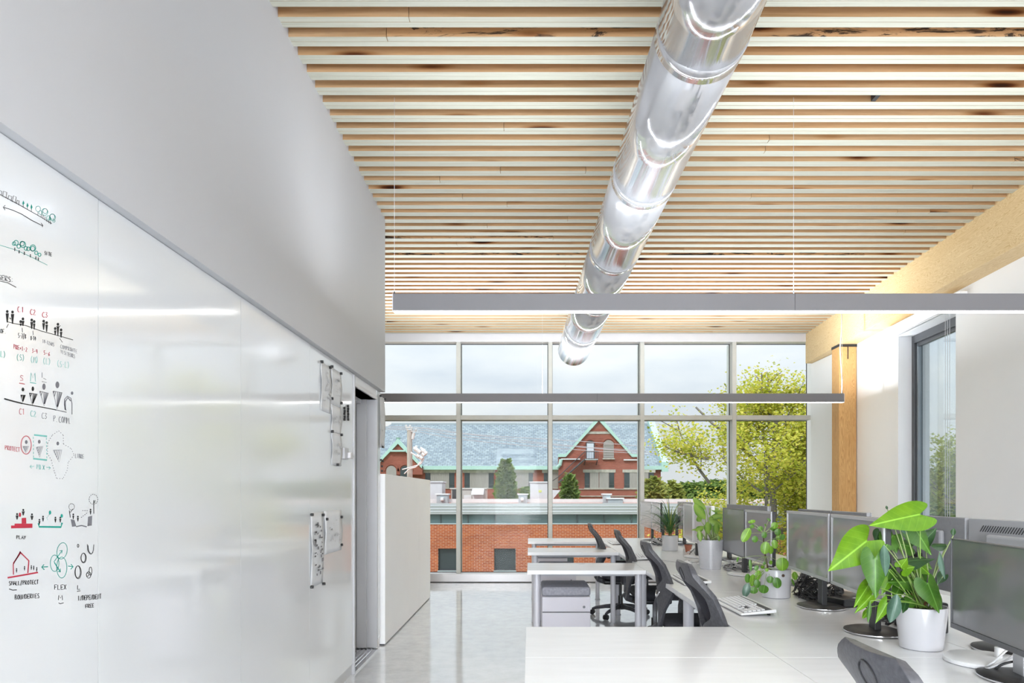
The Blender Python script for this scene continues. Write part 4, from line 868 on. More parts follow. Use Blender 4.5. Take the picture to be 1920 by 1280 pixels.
# ================= PLANTS =================
def leafmat(name, c0, c1, vein=None, rough=.38, cream=False):
    g = NG(name); g.b.inputs['Roughness'].default_value = rough
    tc_ = g.n('ShaderNodeTexCoord'); sp = g.n('ShaderNodeSeparateXYZ'); g.l(tc_.outputs['UV'], sp.inputs[0])
    nz = g.n('ShaderNodeTexNoise', Scale=22.0 if not cream else 34.0, Detail=4.0); g.l(tc_.outputs['Object'], nz.inputs[0])
    base = g.ramp(nz.outputs[0], [(.3, c0), (.7, c1)])
    # midrib: |u-.5| small ; side veins from v and |u-.5|
    ab = g.n('ShaderNodeMath', _operation='SUBTRACT'); ab.inputs[1].default_value = .5; g.l(sp.outputs[0], ab.inputs[0]); ab2 = g.n('ShaderNodeMath', _operation='ABSOLUTE'); g.l(ab.outputs[0], ab2.inputs[0])
    vc = vein or tuple(min(1, x*1.9+.05) for x in c1)
    if cream:
        ad = g.n('ShaderNodeMath', _operation='MULTIPLY_ADD'); ad.inputs[1].default_value = .25; g.l(nz.outputs[0], ad.inputs[0]); g.l(ab2.outputs[0], ad.inputs[2])
        base = g.mix(g.ramp(ad.outputs[0], [(.20, (.75,)*3), (.36, (0, 0, 0))]), base, vc)
    else:
        base = g.mix(g.ramp(ab2.outputs[0], [(.006, (.7,)*3), (.015, (0, 0, 0))]), base, vc)
        vv = g.n('ShaderNodeMath', _operation='MULTIPLY_ADD'); vv.inputs[1].default_value = -.9; g.l(ab2.outputs[0], vv.inputs[0]); g.l(sp.outputs[1], vv.inputs[2])
        m7 = g.n('ShaderNodeMath', _operation='MULTIPLY'); m7.inputs[1].default_value = 6.0; g.l(vv.outputs[0], m7.inputs[0]); fr = g.n('ShaderNodeMath', _operation='FRACT'); g.l(m7.outputs[0], fr.inputs[0])
        base = g.mix(g.ramp(fr.outputs[0], [(0, (.28,)*3), (.07, (0, 0, 0))]), base, vc)
    g.l(base, g.b.inputs['Base Color'])
    tl = g.n('ShaderNodeBsdfTranslucent'); g.l(base, tl.inputs[0]); mi = g.n('ShaderNodeMixShader'); mi.inputs[0].default_value = .30
    g.l(g.b.outputs[0], mi.inputs[1]); g.l(tl.outputs[0], mi.inputs[2]); g.l(mi.outputs[0], g.o.inputs[0]); return g.m
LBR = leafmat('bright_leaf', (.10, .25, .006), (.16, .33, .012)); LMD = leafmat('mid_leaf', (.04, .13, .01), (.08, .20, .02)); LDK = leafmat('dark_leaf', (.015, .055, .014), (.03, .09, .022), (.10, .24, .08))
LGY = leafmat('grey_green_leaf', (.06, .13, .09), (.13, .23, .17), (.2, .32, .26), .3); LRD = leafmat('round_leaf', (.15, .32, .02), (.23, .44, .04), rough=.35); LRD2 = leafmat('round_leaf_dark', (.07, .20, .02), (.12, .28, .035), rough=.35)
LCR = leafmat('variegated_leaf', (.035, .13, .01), (.09, .26, .02), (.34, .50, .10), .35, cream=True)
LGR = leafmat('strap_leaf', (.04, .11, .03), (.09, .19, .05)); LGR2 = leafmat('strap_leaf_yellow', (.25, .30, .05), (.42, .42, .09)); LGR3 = leafmat('strap_leaf_bluish', (.03, .09, .06), (.06, .15, .10))
STEM = mat('green_stem', (.20, .34, .06), .5, var=.15); STEMB = mat('brown_stem', (.07, .035, .02), .7, var=.2); STEMP = mat('pale_petiole', (.28, .36, .14), .5, var=.1)
HEART = [(0, 0), (.09, -.07), (.16, -.20), (.29, -.28), (.42, -.19), (.485, -.02), (.48, .12), (.43, .30), (.33, .50), (.20, .70), (.09, .87), (0, 1)]
LANCE = [(0, 0), (.10, .03), (.26, .14), (.40, .30), (.46, .45), (.43, .60), (.32, .76), (.16, .91), (.05, .98), (0, 1)]
ROUND = [(0, -.5), (.16, -.475), (.32, -.385), (.44, -.24), (.495, -.05), (.49, .12), (.42, .28), (.30, .40), (.15, .475), (0, .5)]
def leaf(parent, base, tip, width, kind, m, nrm=(0, -1, .25), cup=.25, droop=.15, fold=0, name='leaf', thick=.0006, stemfrom=None, stem_r=.0025, sm=None, bulge=None):
    """one leaf blade between base and tip; width in metres; nrm = side it faces"""
    base, tip = Vector(base), Vector(tip); L_ = (tip-base).length; ya = (tip-base).normalized(); nv = Vector(nrm); nv = (nv-ya*nv.dot(ya))
    if nv.length < 1e-4: nv = ya.orthogonal()
    nv.normalize(); xa = ya.cross(nv)
    out = {'H': HEART, 'L': LANCE, 'R': ROUND}[kind]; q = []
    for i in range(len(out)-1):      # finer outline
        p0, p1, p2, p3 = out[max(i-1, 0)], out[i], out[i+1], out[min(i+2, len(out)-1)]
        for t in (0, .5): q.append(tuple(.5*(2*p1[k]+(p2[k]-p0[k])*t+(2*p0[k]-5*p1[k]+4*p2[k]-p3[k])*t*t+(3*p1[k]-p0[k]-3*p2[k]+p3[k])*t**3) for k in (0, 1)))
    q.append(out[-1]); vs = []; uv = []; nc = 4; n = len(q)
    lo = -.5 if kind == 'R' else 0
    for s in (-1, 1):
        for i, (x, y) in enumerate(q):
            ym = max(lo, min(y, 1)) if kind != 'H' else max(0, y)
            for k in range(nc+1):
                t = k/nc; xx = x*t; yy = ym+(y-ym)*t
                zz = -cup*(abs(xx)**1.6)*width*1.6+ (fold*abs(xx)*width) - droop*L_*(max(0, yy)**2) + .018*width*math.sin(9*yy+2*s)*t
                p = base+xa*(s*xx*width)+ya*(yy*L_)+nv*zz if kind != 'R' else (base+tip)/2+xa*(s*xx*width)+ya*(yy*L_)+nv*(cup*.5*width*(-(xx**2+yy**2))*1.6)
                vs.append(p); uv.append((.5+s*xx*.5*(1 if kind != 'R' else .8), yy if kind != 'R' else yy+.5))
    m_ = MB(); N = n*(nc+1)
    fs = [(s*N+i*(nc+1)+k, s*N+i*(nc+1)+k+1, s*N+(i+1)*(nc+1)+k+1, s*N+(i+1)*(nc+1)+k) for s in (0, 1) for i in range(n-1) for k in range(nc)]
    o0 = wloc(parent); me = bpy.data.meshes.new(name); me.from_pydata([tuple(v-o0) for v in vs], [], fs)
    ul = me.uv_layers.new(name='uv')
    for lp in me.loops: ul.data[lp.index].uv = uv[lp.vertex_index]
    bm = bmesh.new(); bm.from_mesh(me); bmesh.ops.remove_doubles(bm, verts=bm.verts, dist=1e-5); bmesh.ops.recalc_face_normals(bm, faces=bm.faces)
    bm.to_mesh(me); bm.free(); me.materials.append(m); me.polygons.foreach_set('use_smooth', [True]*len(me.polygons))
    o = bpy.data.objects.new(name, me); COL.objects.link(o); o.parent = parent
    if stemfrom is not None:
        a = Vector(stemfrom); b = base if kind != 'R' else (base+tip)/2-nv*.002; mid = (a+b)/2+Vector((0, 0, (b-a).length*.12)); pts = []
        for k in range(8): t = k/7; pts.append(a*(1-t)**2+mid*2*t*(1-t)+b*t*t)
        M_ = MB(); M_.tube(pts, [stem_r*(1.25-.5*k/7) for k in range(8)], 6); M_.build('leaf_stalk', sm or STEM, o if False else parent, smooth='all')
    return o
def pot(parent, c, rb, rt_, h, m, wall=.006, rim=.0, n=48, inset=.012, soil=True):
    M_ = MB(); M_.lathe([(rb-.006, 0), (rb, .004), (lerp(rb, rt_, .5), h*.5), (rt_, h-.003), (rt_-.001, h), (rt_-wall, h), (rt_-wall-.001, h-.004), (lerp(rb, rt_, .6)-wall, h*.6)], c, n, cap1=False)
    M_.build('pot', m, parent, smooth=True)
    M_ = MB(); z_ = c[2]+h-inset; r_ = lerp(rb, rt_, 1-inset/h)-wall; M_.lathe([(r_, -.01), (r_, 0), (r_*.5, .006), (.001, .008)], (c[0], c[1], z_), 28, cap1=False); M_.build('soil', SOIL, parent, smooth='all')
# --- anthurium ---
AY = 2.63; ax, ay = PX(1727, AY), AY
pa = root('anthurium_plant', 'large anthurium with heart-shaped leaves in a round white pot', 'plant', (ax, ay, DT))
pot(pa, (ax, ay, DT), .074, .092, .163, POTW)
def cP(x, y): return (1520+x/3.3675, 900+y/3.3675)
rq = random.Random(4)
AL = [ # attach, tip, width (crop units), facing, material, depth offsets (attach, tip)
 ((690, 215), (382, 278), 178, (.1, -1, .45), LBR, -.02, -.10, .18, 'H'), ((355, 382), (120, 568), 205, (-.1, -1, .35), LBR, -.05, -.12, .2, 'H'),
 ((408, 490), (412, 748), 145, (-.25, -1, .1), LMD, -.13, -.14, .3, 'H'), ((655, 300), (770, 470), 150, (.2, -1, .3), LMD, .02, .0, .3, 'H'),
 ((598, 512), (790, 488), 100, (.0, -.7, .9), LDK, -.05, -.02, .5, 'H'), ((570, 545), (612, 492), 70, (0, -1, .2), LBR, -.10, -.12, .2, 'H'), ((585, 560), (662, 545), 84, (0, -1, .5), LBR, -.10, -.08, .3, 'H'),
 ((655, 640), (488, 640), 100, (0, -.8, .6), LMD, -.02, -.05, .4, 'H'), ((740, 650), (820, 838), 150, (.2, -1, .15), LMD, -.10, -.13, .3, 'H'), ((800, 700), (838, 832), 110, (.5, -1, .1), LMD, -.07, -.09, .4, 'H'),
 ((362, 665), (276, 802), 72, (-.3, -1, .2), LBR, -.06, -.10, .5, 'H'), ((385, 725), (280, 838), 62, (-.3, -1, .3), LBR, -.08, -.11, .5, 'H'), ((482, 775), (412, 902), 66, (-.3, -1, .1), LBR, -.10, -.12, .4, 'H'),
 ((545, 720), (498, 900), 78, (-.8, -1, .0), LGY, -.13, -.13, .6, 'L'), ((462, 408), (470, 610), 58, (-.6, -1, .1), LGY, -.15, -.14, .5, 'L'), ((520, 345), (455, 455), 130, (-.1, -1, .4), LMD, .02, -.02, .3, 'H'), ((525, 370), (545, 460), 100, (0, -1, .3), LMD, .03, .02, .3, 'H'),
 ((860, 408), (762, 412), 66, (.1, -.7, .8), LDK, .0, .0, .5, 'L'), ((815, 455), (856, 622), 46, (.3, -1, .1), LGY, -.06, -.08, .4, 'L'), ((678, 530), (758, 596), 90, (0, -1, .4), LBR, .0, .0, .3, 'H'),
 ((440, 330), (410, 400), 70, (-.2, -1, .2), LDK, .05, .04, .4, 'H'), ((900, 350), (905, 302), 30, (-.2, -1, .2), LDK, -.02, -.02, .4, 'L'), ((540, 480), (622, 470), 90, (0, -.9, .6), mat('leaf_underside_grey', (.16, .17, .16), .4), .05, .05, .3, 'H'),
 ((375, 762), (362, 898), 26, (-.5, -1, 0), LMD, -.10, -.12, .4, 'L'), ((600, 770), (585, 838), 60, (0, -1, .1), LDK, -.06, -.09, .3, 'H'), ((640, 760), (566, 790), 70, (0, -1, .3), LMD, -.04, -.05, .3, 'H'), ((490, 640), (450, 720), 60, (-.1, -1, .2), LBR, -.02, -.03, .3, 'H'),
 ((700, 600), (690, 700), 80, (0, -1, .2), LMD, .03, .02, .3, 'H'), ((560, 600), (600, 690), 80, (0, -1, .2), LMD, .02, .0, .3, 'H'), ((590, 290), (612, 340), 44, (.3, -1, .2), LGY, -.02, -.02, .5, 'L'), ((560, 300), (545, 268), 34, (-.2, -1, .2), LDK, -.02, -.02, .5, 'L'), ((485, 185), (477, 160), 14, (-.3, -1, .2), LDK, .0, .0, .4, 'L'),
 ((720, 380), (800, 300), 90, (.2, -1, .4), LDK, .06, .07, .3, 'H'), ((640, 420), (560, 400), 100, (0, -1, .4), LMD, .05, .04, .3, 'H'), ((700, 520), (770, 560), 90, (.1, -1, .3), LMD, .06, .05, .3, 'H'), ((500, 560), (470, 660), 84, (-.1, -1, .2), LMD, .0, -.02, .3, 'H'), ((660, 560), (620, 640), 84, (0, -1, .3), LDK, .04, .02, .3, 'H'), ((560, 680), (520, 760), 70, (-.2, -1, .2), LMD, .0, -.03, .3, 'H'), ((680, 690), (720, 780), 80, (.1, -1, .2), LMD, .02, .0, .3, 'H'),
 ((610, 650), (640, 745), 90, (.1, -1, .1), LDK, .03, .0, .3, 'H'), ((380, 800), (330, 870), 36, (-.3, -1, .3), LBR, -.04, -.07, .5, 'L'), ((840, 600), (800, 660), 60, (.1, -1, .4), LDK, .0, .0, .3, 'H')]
for (bx, by), (tx, ty), wd, nr_, m_l, d0, d1_, cup, kd in AL:
    b = P(*cP(bx, by), AY+d0); t = P(*cP(tx, ty), AY+d1_); w_ = wd/3.3675*(AY+d0)/F*1.16
    s0 = Vector((ax+rq.uniform(-.03, .03), ay+rq.uniform(-.03, .03), DT+.155))
    leaf(pa, b, t, w_, kd, m_l, nr_, cup=cup, droop=.06, stemfrom=s0, stem_r=.0024, sm=STEM if m_l is LBR or m_l is LMD else STEMP)
M_ = MB()
for k in range(9):
    a = k*.7; M_.tube([(ax+.012*math.cos(a), ay+.012*math.sin(a), DT+.15), (ax+.035*math.cos(a), ay+.03*math.sin(a), DT+.20+.01*(k % 3))], [.005, .002], 7)
M_.build('crown_stem', mat('reddish_stem', (.20, .07, .03), .6, var=.2), pa, kind='stuff')
# --- pilea ---
PY_ = 3.93; px_, py_ = PX(1454.5, PY_), PY_
pp = root('pilea_plant', 'pilea with coin-shaped leaves in a white pot with a dark dot', 'plant', (px_, py_, DT))
pot(pp, (px_, py_, DT), .080, .084, .162, POTW, inset=.02)
def c3(x, y): return (1330+x/6.4, 930+y/6.4)
q = P(*c3(885, 952), PY_-.0825)
M_ = MB(); M_.tube([q+Vector((0, .004, 0)), q+Vector((0, -.003, 0))], .0085, 16); M_.build('dark_dot', STEMB, pp)
stem = [Vector((px_+.01, py_, DT+.13)), P(*c3(700, 860), PY_), P(*c3(672, 720), PY_), P(*c3(652, 560), PY_), P(*c3(650, 450), PY_)]
M_ = MB(); M_.tube(stem, [.0055, .005, .0045, .004, .003], 8); M_.build('trunk', STEMB, pp, smooth='all')
PL = [(512, 305, 45, 22, -12, 0, 0), (515, 362, 32, 24, -20, 1, .02), (442, 465, 52, 92, 28, 0, -.05), (612, 390, 35, 32, 0, 1, 0), (548, 515, 38, 40, 0, 1, -.02), (660, 465, 33, 38, 0, 1, -.03), (672, 620, 56, 74, 8, 0, -.10), (740, 645, 34, 48, 0, 0, -.05),
 (785, 350, 42, 40, 10, 0, 0), (762, 392, 42, 22, 10, 1, .03), (822, 430, 38, 42, 0, 1, .02), (785, 575, 35, 56, -10, 0, -.03), (878, 490, 34, 38, 20, 1, .02), (830, 500, 33, 28, 0, 0, .03), (878, 815, 74, 80, 0, 0, -.12), (492, 828, 19, 72, -5, 1, -.04),
 (462, 985, 38, 55, 0, 1, -.06), (520, 1010, 40, 72, 5, 0, -.07), (572, 1050, 38, 52, 0, 1, -.09), (445, 1125, 46, 84, 14, 2, -.13), (530, 1130, 54, 40, 5, 1, -.11), (655, 1116, 66, 50, 12, 1, -.12), (730, 1000, 42, 42, 10, 1, -.10), (815, 1040, 52, 65, -10, 1, -.11),
 (690, 885, 22, 20, 0, 0, -.09), (716, 283, 26, 14, 38, 1, .03), (675, 348, 10, 22, -35, 1, .02), (1030, 955, 40, 50, -15, 0, -.04), (1005, 1030, 14, 45, -20, 1, -.03), (960, 930, 18, 46, 0, 0, -.02), (585, 950, 42, 62, 10, 0, -.05), (660, 805, 18, 20, 0, 1, -.04), (740, 795, 22, 26, 0, 0, -.05), (565, 860, 26, 34, 30, 1, -.02), (640, 850, 26, 20, 0, 0, .02), (340, 758, 12, 32, 15, 1, .05)]
for i, (cx, cy, rx, ry, ro, mk, dd) in enumerate(PL):
    Yl = PY_+dd; c = P(*c3(cx, cy), Yl); sc = Yl/F/6.4; a = math.radians(ro)
    up = Vector((math.sin(a), 0, math.cos(a))); nr_ = Vector((rq.uniform(-.25, .25), -1, rq.uniform(.0, .35)))
    rr_ = max(rx, ry)
    b = c-up*ry*sc; t = c+up*ry*sc
    att = stem[4] if cy < 480 else stem[3] if cy < 700 else stem[2] if cy < 900 else stem[1]
    leaf(pp, b, t, 2*rx*sc, 'R', [LRD, LRD2, LGY][mk], nr_, cup=.35, stemfrom=att+Vector((0, -.003, 0)), stem_r=.0013, sm=STEMP)
# --- dieffenbachia ---
DY = 5.40; dx_, dy_ = PX(1332, DY), DY
pd = root('dieffenbachia_plant', 'variegated dieffenbachia in a tapered white planter with a square grid texture', 'plant', (dx_, dy_, DT))
rb_, rt2, hh = .082, .105, .232
M_ = MB(); n = 56; rows = 20; vs = []; fs = []
for i in range(rows+1):
    t = i/rows; r_ = lerp(rb_, rt2, t); z_ = DT+.004+t*(hh-.008)
    for dz, rr_ in ((-.0, r_-.0016), (.0022, r_)) if i < rows else ((0, r_-.0016), (.002, r_)):
        for k in range(n):
            a0 = 2*math.pi*k/n
            for da, dr in ((0, -.0016), (.10*2*math.pi/n, 0), (.90*2*math.pi/n, 0)):
                rad = rr_ if dr == 0 else r_-.0016
                vs.append((dx_+rad*math.cos(a0+da), dy_+rad*math.sin(a0+da), z_+dz))
    
nn = n*3; nl = len(vs)//nn
fs = [(i*nn+k, i*nn+(k+1) % nn, (i+1)*nn+(k+1) % nn, (i+1)*nn+k) for i in range(nl-1) for k in range(nn)]
M_.add(vs, fs); M_.build('pot', POTW, pd)
M_ = MB(); M_.lathe([(rb_-.004, 0), (rb_-.002, .004), (rt2-.004, hh-.004), (rt2, hh-.006), (rt2, hh), (rt2-.006, hh), (rt2-.008, hh-.03)], (dx_, dy_, DT), 48, cap1=False); M_.build('pot_liner', POTW, pd, smooth=True)
M_ = MB(); M_.lathe([(rt2-.008, -.01), (rt2-.008, 0), (.001, .01)], (dx_, dy_, DT+hh-.02), 24, cap1=False); M_.build('soil', SOIL, pd)
def c8(x, y): return (1180+x/4.267, 900+y/4.267)
DL = [((612, 232), (518, 148), 62, (-.2, -1, .3), -.02, -.10), ((608, 312), (524, 196), 74, (-.3, -1, .2), -.06, -.12), ((642, 300), (756, 268), 60, (.1, -.9, .7), .0, -.04), ((640, 318), (748, 362), 66, (.2, -1, .5), -.05, -.08), ((640, 225), (752, 245), 50, (.1, -.8, .9), .03, .02), ((630, 430), (628, 335), 58, (-.1, -1, .1), -.06, -.10),
 ((592, 368), (536, 402), 52, (-.2, -1, .4), -.04, -.10), ((556, 400), (572, 490), 44, (-.2, -1, .1), -.12, -.14), ((702, 432), (700, 340), 56, (.1, -1, .1), -.06, -.10), ((598, 385), (498, 392), 22, (-.2, -.8, .6), .02, -.02), ((716, 445), (722, 488), 30, (.2, -1, 0), -.10, -.11), ((672, 290), (652, 236), 50, (0, -1, .2), .02, .04), ((668, 270), (712, 222), 44, (.1, -1, .3), .04, .05), ((660, 400), (656, 330), 50, (0, -1, .2), .0, .0), ((725, 330), (760, 300), 40, (.1, -1, .3), .04, .04), ((690, 330), (640, 300), 56, (-.1, -1, .5), -.02, -.04), ((575, 330), (548, 290), 50, (-.2, -1, .3), -.02, -.05)]
for (bx, by), (tx, ty), wd, nr_, d0, d1_ in DL:
    s0 = Vector((dx_+rq.uniform(-.04, .04), dy_+rq.uniform(-.04, .04), DT+hh-.015))
    leaf(pd, P(*c8(bx, by), DY+d0), P(*c8(tx, ty), DY+d1_), wd/4.267*DY/F*1.1, 'L', LCR, nr_, cup=.3, droop=.10, stemfrom=s0, stem_r=.0045, sm=STEMP)
for k in range(9):
    x_, y_ = dx_+rq.uniform(-.055, .055), dy_+rq.uniform(-.05, .05); M_ = MB(); M_.tube([(x_, y_, DT+hh-.02), (x_+rq.uniform(-.01, .01), y_, DT+hh+rq.uniform(.04, .13))], [.005, .003], 7); M_.build('stem', STEMP, pd, smooth='all')
# --- grassy plant ---
GY_ = 7.12; gx, gy = PX(1256.3, GY_), GY_
pg = root('grassy_plant', 'small grassy plant with long arching leaves in a straight grey pot', 'plant', (gx, gy, DT))
pot(pg, (gx, gy, DT), .079, .082, .157, POTG, inset=.01)
M_ = MB(); M_.tube([(gx, gy, DT+.14), (gx+.004, gy, DT+.21)], [.02, .014], 10); M_.build('stem_base', mat('dry_stem', (.30, .22, .10), .8, var=.2), pg, smooth='all')
for k in range(125):
    a = rq.uniform(0, 2*math.pi); el = rq.uniform(.35, 1.5); L_ = rq.uniform(.26, .42) if k > 45 else rq.uniform(.42, .60); bend = rq.uniform(.7, 2.4)
    p = Vector((gx+.012*math.cos(a), gy+.012*math.sin(a), DT+rq.uniform(.16, .23))); ns = 11; w0 = rq.uniform(.006, .010); l_, r_ = [], []
    side = Vector((-math.sin(a), math.cos(a), 0))
    for i in range(ns+1):
        t = i/ns; e_ = el-bend*t*t*1.25; wv = w0*(1-t)**.6*(.6+.8*min(1, t*4)); tw = side*math.cos(t)+Vector((0, 0, 1))*math.sin(t)*.4
        l_.append(p-tw*wv/2); r_.append(p+tw*wv/2); p = p+Vector((math.cos(a)*math.cos(e_), math.sin(a)*math.cos(e_), math.sin(e_)))*L_/ns
        if p.z < DT+.004: p.z = DT+.004
    M_ = MB(); M_.add(l_+r_, [(i, i+1, ns+2+i, ns+1+i) for i in range(ns)]); M_.build('leaf', rq.choice([LGR, LGR, LGR3, LGR2 if el > 1.1 else LGR]), pg, smooth='all')
# --- terracotta pot ---
tx_, ty_ = PX(1290.5, 6.95), 6.95
pt_ = root('terracotta_pot', 'tiny terracotta pot between the grassy plant and the tapered planter', 'pot', (tx_, ty_, DT))
pot(pt_, (tx_, ty_, DT), .028, .037, .074, TERRA, wall=.004, n=28)
M_ = MB(); M_.lathe([(.037, .058), (.040, .060), (.040, .075), (.036, .0755)], (tx_, ty_, DT), 28, cap0=False, cap1=False); M_.build('rim', TERRA, pt_, smooth='all')
# ================= OUTSIDE =================
GZ = -4.4
MB().box(-160, 160, 10.9, 420, GZ-.3, GZ).build('ground', mat('ground_cover', (.30, .33, .20), .9, var=.3, scale=.2), kind='structure')
BR1 = brick('orange_brick', (.50, .13, .05), (.38, .085, .038), (.66, .46, .34), 1.0, w=.213, rh=.0677, ms=.006, dirt=.22)
BR2 = brick('old_red_brick', (.40, .12, .085), (.31, .085, .06), (.34, .2, .16), 1.0, w=.23, rh=.08, ms=.008, dirt=.25)
SLATE = NG('slate_roof'); _p = SLATE.pos((1, 1, 1)); 
_b = SLATE.n('ShaderNodeTexBrick', Scale=1.0); 
_mp = SLATE.n('ShaderNodeMapping', Rotation=(math.radians(-52), 0, 0)); SLATE.l(_p, _mp.inputs[0]); SLATE.l(_mp.outputs[0], _b.inputs[0])
for k_, v_ in (('Color1', (.30, .37, .41, 1)), ('Color2', (.20, .26, .31, 1)), ('Mortar', (.17, .2, .23, 1)), ('Brick Width', .55), ('Row Height', .36), ('Mortar Size', .035)): _b.inputs[k_].default_value = v_
_n = SLATE.n('ShaderNodeTexNoise', Scale=2.2, Detail=6.0, Roughness=.8); SLATE.l(_p, _n.inputs[0])
SLATE.l(SLATE.mix(1.0, _b.outputs[0], SLATE.ramp(_n.outputs[0], [(.35, (.75, .76, .78)), (.65, (1.25, 1.22, 1.2))]), 'MULTIPLY'), SLATE.b.inputs['Base Color']); SLATE.b.inputs['Roughness'].default_value = .8; SLATE = SLATE.m
DGL = mat('dark_glazing', (.04, .055, .06), .08, var=.3, scale=.5, spec=.7); TGL = mat('teal_glazing', (.10, .16, .17), .12, var=.3, scale=.4, spec=.7)
FASC = mat('metal_fascia', (.48, .50, .53), .45, .2, var=.06, stretch=(.2, 1, 8)); SHUT = mat('shutter_grey', (.33, .31, .30), .7, var=.08, stretch=(4, 1, .3)); RAILM = mat('iron_rail', (.05, .045, .05), .6)
SOFFW = mat('pale_metal', (.70, .73, .76), .4, var=.04); HVAC = mat('hvac_grey_blue', (.40, .46, .50), .5, var=.05); HVACL = mat('hvac_light', (.58, .60, .64), .5, var=.04)
# ---- low brick building ----
Y1 = 28.0; b1 = root('brick_building', 'low orange brick building with grey metal fascia across the street', 'building', (0, 30, GZ))
def bx1(px0, px1, py0, py1, y0, y1, name, m, par=None, Y=Y1, **k): return MB().box(PX(px0, Y), PX(px1, Y), y0, y1, PZ(py1, Y), PZ(py0, Y)).build(name, m, par or b1, **k)
X0, X1 = PX(560, Y1), PX(1640, Y1)
wins = [(600, 636), (711, 747), (821.5, 861), (926.5, 967), (1036, 1076), (1146, 1186), (1256, 1296), (1366, 1406), (1476, 1516)]
zb1, zt1 = PZ(1069, Y1), PZ(1028, Y1)
cur = X0
M_ = MB()
for a, b in wins:
    M_.box(cur, PX(a, Y1), Y1, Y1+.3, zb1, zt1); cur = PX(b, Y1)
M_.box(cur, X1, Y1, Y1+.3, zb1, zt1); M_.box(X0, X1, Y1, Y1+.3, zt1, PZ(982, Y1)); M_.box(X0, X1, Y1, Y1+.3, GZ, zb1)
M_.build('wall', BR1, b1)
M_ = MB(); M_.box(X0, X1, Y1+.3, Y1+16, GZ, PZ(943, Y1)-.05); M_.build('body', BR1, b1)
bx1(560, 1640, 943.2, 963.6, Y1-.10, Y1+.2, 'fascia', FASC); 
for py in (948, 953.5, 959): bx1(560, 1640, py, py+.7, Y1-.13, Y1-.10, 'fascia_rib', SOFFW)
bx1(560, 1640, 935.5, 943.0, Y1+1.0, Y1+1.3, 'parapet', SOFFW)
bx1(560, 1640, 964, 981.6, Y1+.10, Y1+.16, 'clerestory_glass', TGL); bx1(560, 1640, 963.6, 964.6, Y1-.02, Y1+.1, 'head_bar', DARKF); bx1(560, 1640, 980.6, 982.6, Y1-.02, Y1+.1, 'sill_bar', HVAC)
for k in range(21):
    px = 570+51.2*k; bx1(px-.35, px+.35, 964, 981, Y1+.03, Y1+.1, 'glazing_bar', DARKF)
for a, b in wins:
    f = bx1(a, b, 1028, 1069, Y1+.16, Y1+.2, 'window', DGL)
    for q in ((a, a+1.2, 1028, 1069), (b-1.2, b, 1028, 1069), (a, b, 1028, 1029.5), (a, b, 1067.5, 1069)): bx1(*q, Y1+.08, Y1+.16, 'window_frame', DARKF, f)
    bx1(a-1, b+1, 1069, 1071.5, Y1-.06, Y1+.1, 'window_sill', HVAC)
# rooftop units
def unit(name, label, px0, px1, py0, py1, Y, m, dep=1.2, cat='roof unit', lid=True):
    zt_r = PZ(943, Y1)-.05
    r = root(name, label, cat, (PX((px0+px1)/2, Y), Y+dep/2, zt_r), group=None)
    z1 = PZ(py0, Y); M_ = MB(); M_.box(PX(px0, Y), PX(px1, Y), Y, Y+dep, zt_r, z1-.06); M_.build('casing', m, r, bev=.02)
    M_ = MB(); M_.box(PX(px0, Y)-.05, PX(px1, Y)+.05, Y-.05, Y+dep+.05, z1-.06, z1); M_.build('lid', SOFFW if m is HVAC else m, r, bev=.01)
    return r, z1
Yr = 30.0
unit('rooftop_unit', 'tall grey-blue rooftop unit beside the low white wall', 805, 829, 902, 938, Yr, HVACL)
r, z_ = unit('roof_vent', 'small blue-grey roof vent with a white hood, near the low white wall', 818.5, 839.5, 925, 943, Yr-1.2, HVAC, .5)
MB().box(PX(826, Yr-1.3), PX(832, Yr-1.3), Yr-1.4, Yr-1.2, PZ(938, Yr), PZ(932, Yr)).build('hood', SOFFW, r, bev=.03)
r, z_ = unit('rooftop_unit', 'wide beige air conditioning unit with a dark grille and a hood', 846, 911, 914.5, 938, Yr, mat('hvac_beige', (.50, .49, .47), .5, var=.05))
MB().box(PX(848, Yr), PX(866, Yr), Yr-.03, Yr+.0, PZ(937, Yr), PZ(916, Yr)).build('grille', DARKF, r)
MB().hexa([(PX(886, Yr), Yr, PZ(925, Yr)), (PX(908, Yr), Yr, PZ(925, Yr)), (PX(908, Yr), Yr-.7, PZ(927, Yr)), (PX(886, Yr), Yr-.7, PZ(927, Yr))], [(PX(886, Yr), Yr, PZ(915, Yr)), (PX(908, Yr), Yr, PZ(915, Yr)), (PX(908, Yr), Yr-.6, PZ(924, Yr)), (PX(886, Yr), Yr-.6, PZ(924, Yr))]).build('hood', HVACL, r)
for a, b in ((870, 884), (886, 906)): MB().box(PX(a, Yr), PX(b, Yr), Yr-.02, Yr, PZ(937, Yr), PZ(928, Yr)).build('access_panel', SOFFW, r)
r, z_ = unit('roof_vent', 'small blue-grey roof vent between the two garden trees', 972, 988.5, 925, 943, Yr-1.2, HVAC, .5)
MB().box(PX(976, Yr-1.3), PX(982, Yr-1.3), Yr-1.4, Yr-1.2, PZ(938, Yr), PZ(932, Yr)).build('hood', SOFFW, r, bev=.03)
r, z_ = unit('rooftop_unit', 'large lilac-grey rooftop box with a small yellow sticker', 994, 1027, 902.5, 938, Yr, HVACL)
MB().box(PX(1010, Yr), PX(1015.5, Yr), Yr-.02, Yr, PZ(922.5, Yr), PZ(918.5, Yr)).build('sticker', mat('yellow_sticker', (.6, .65, .2), .5), r)
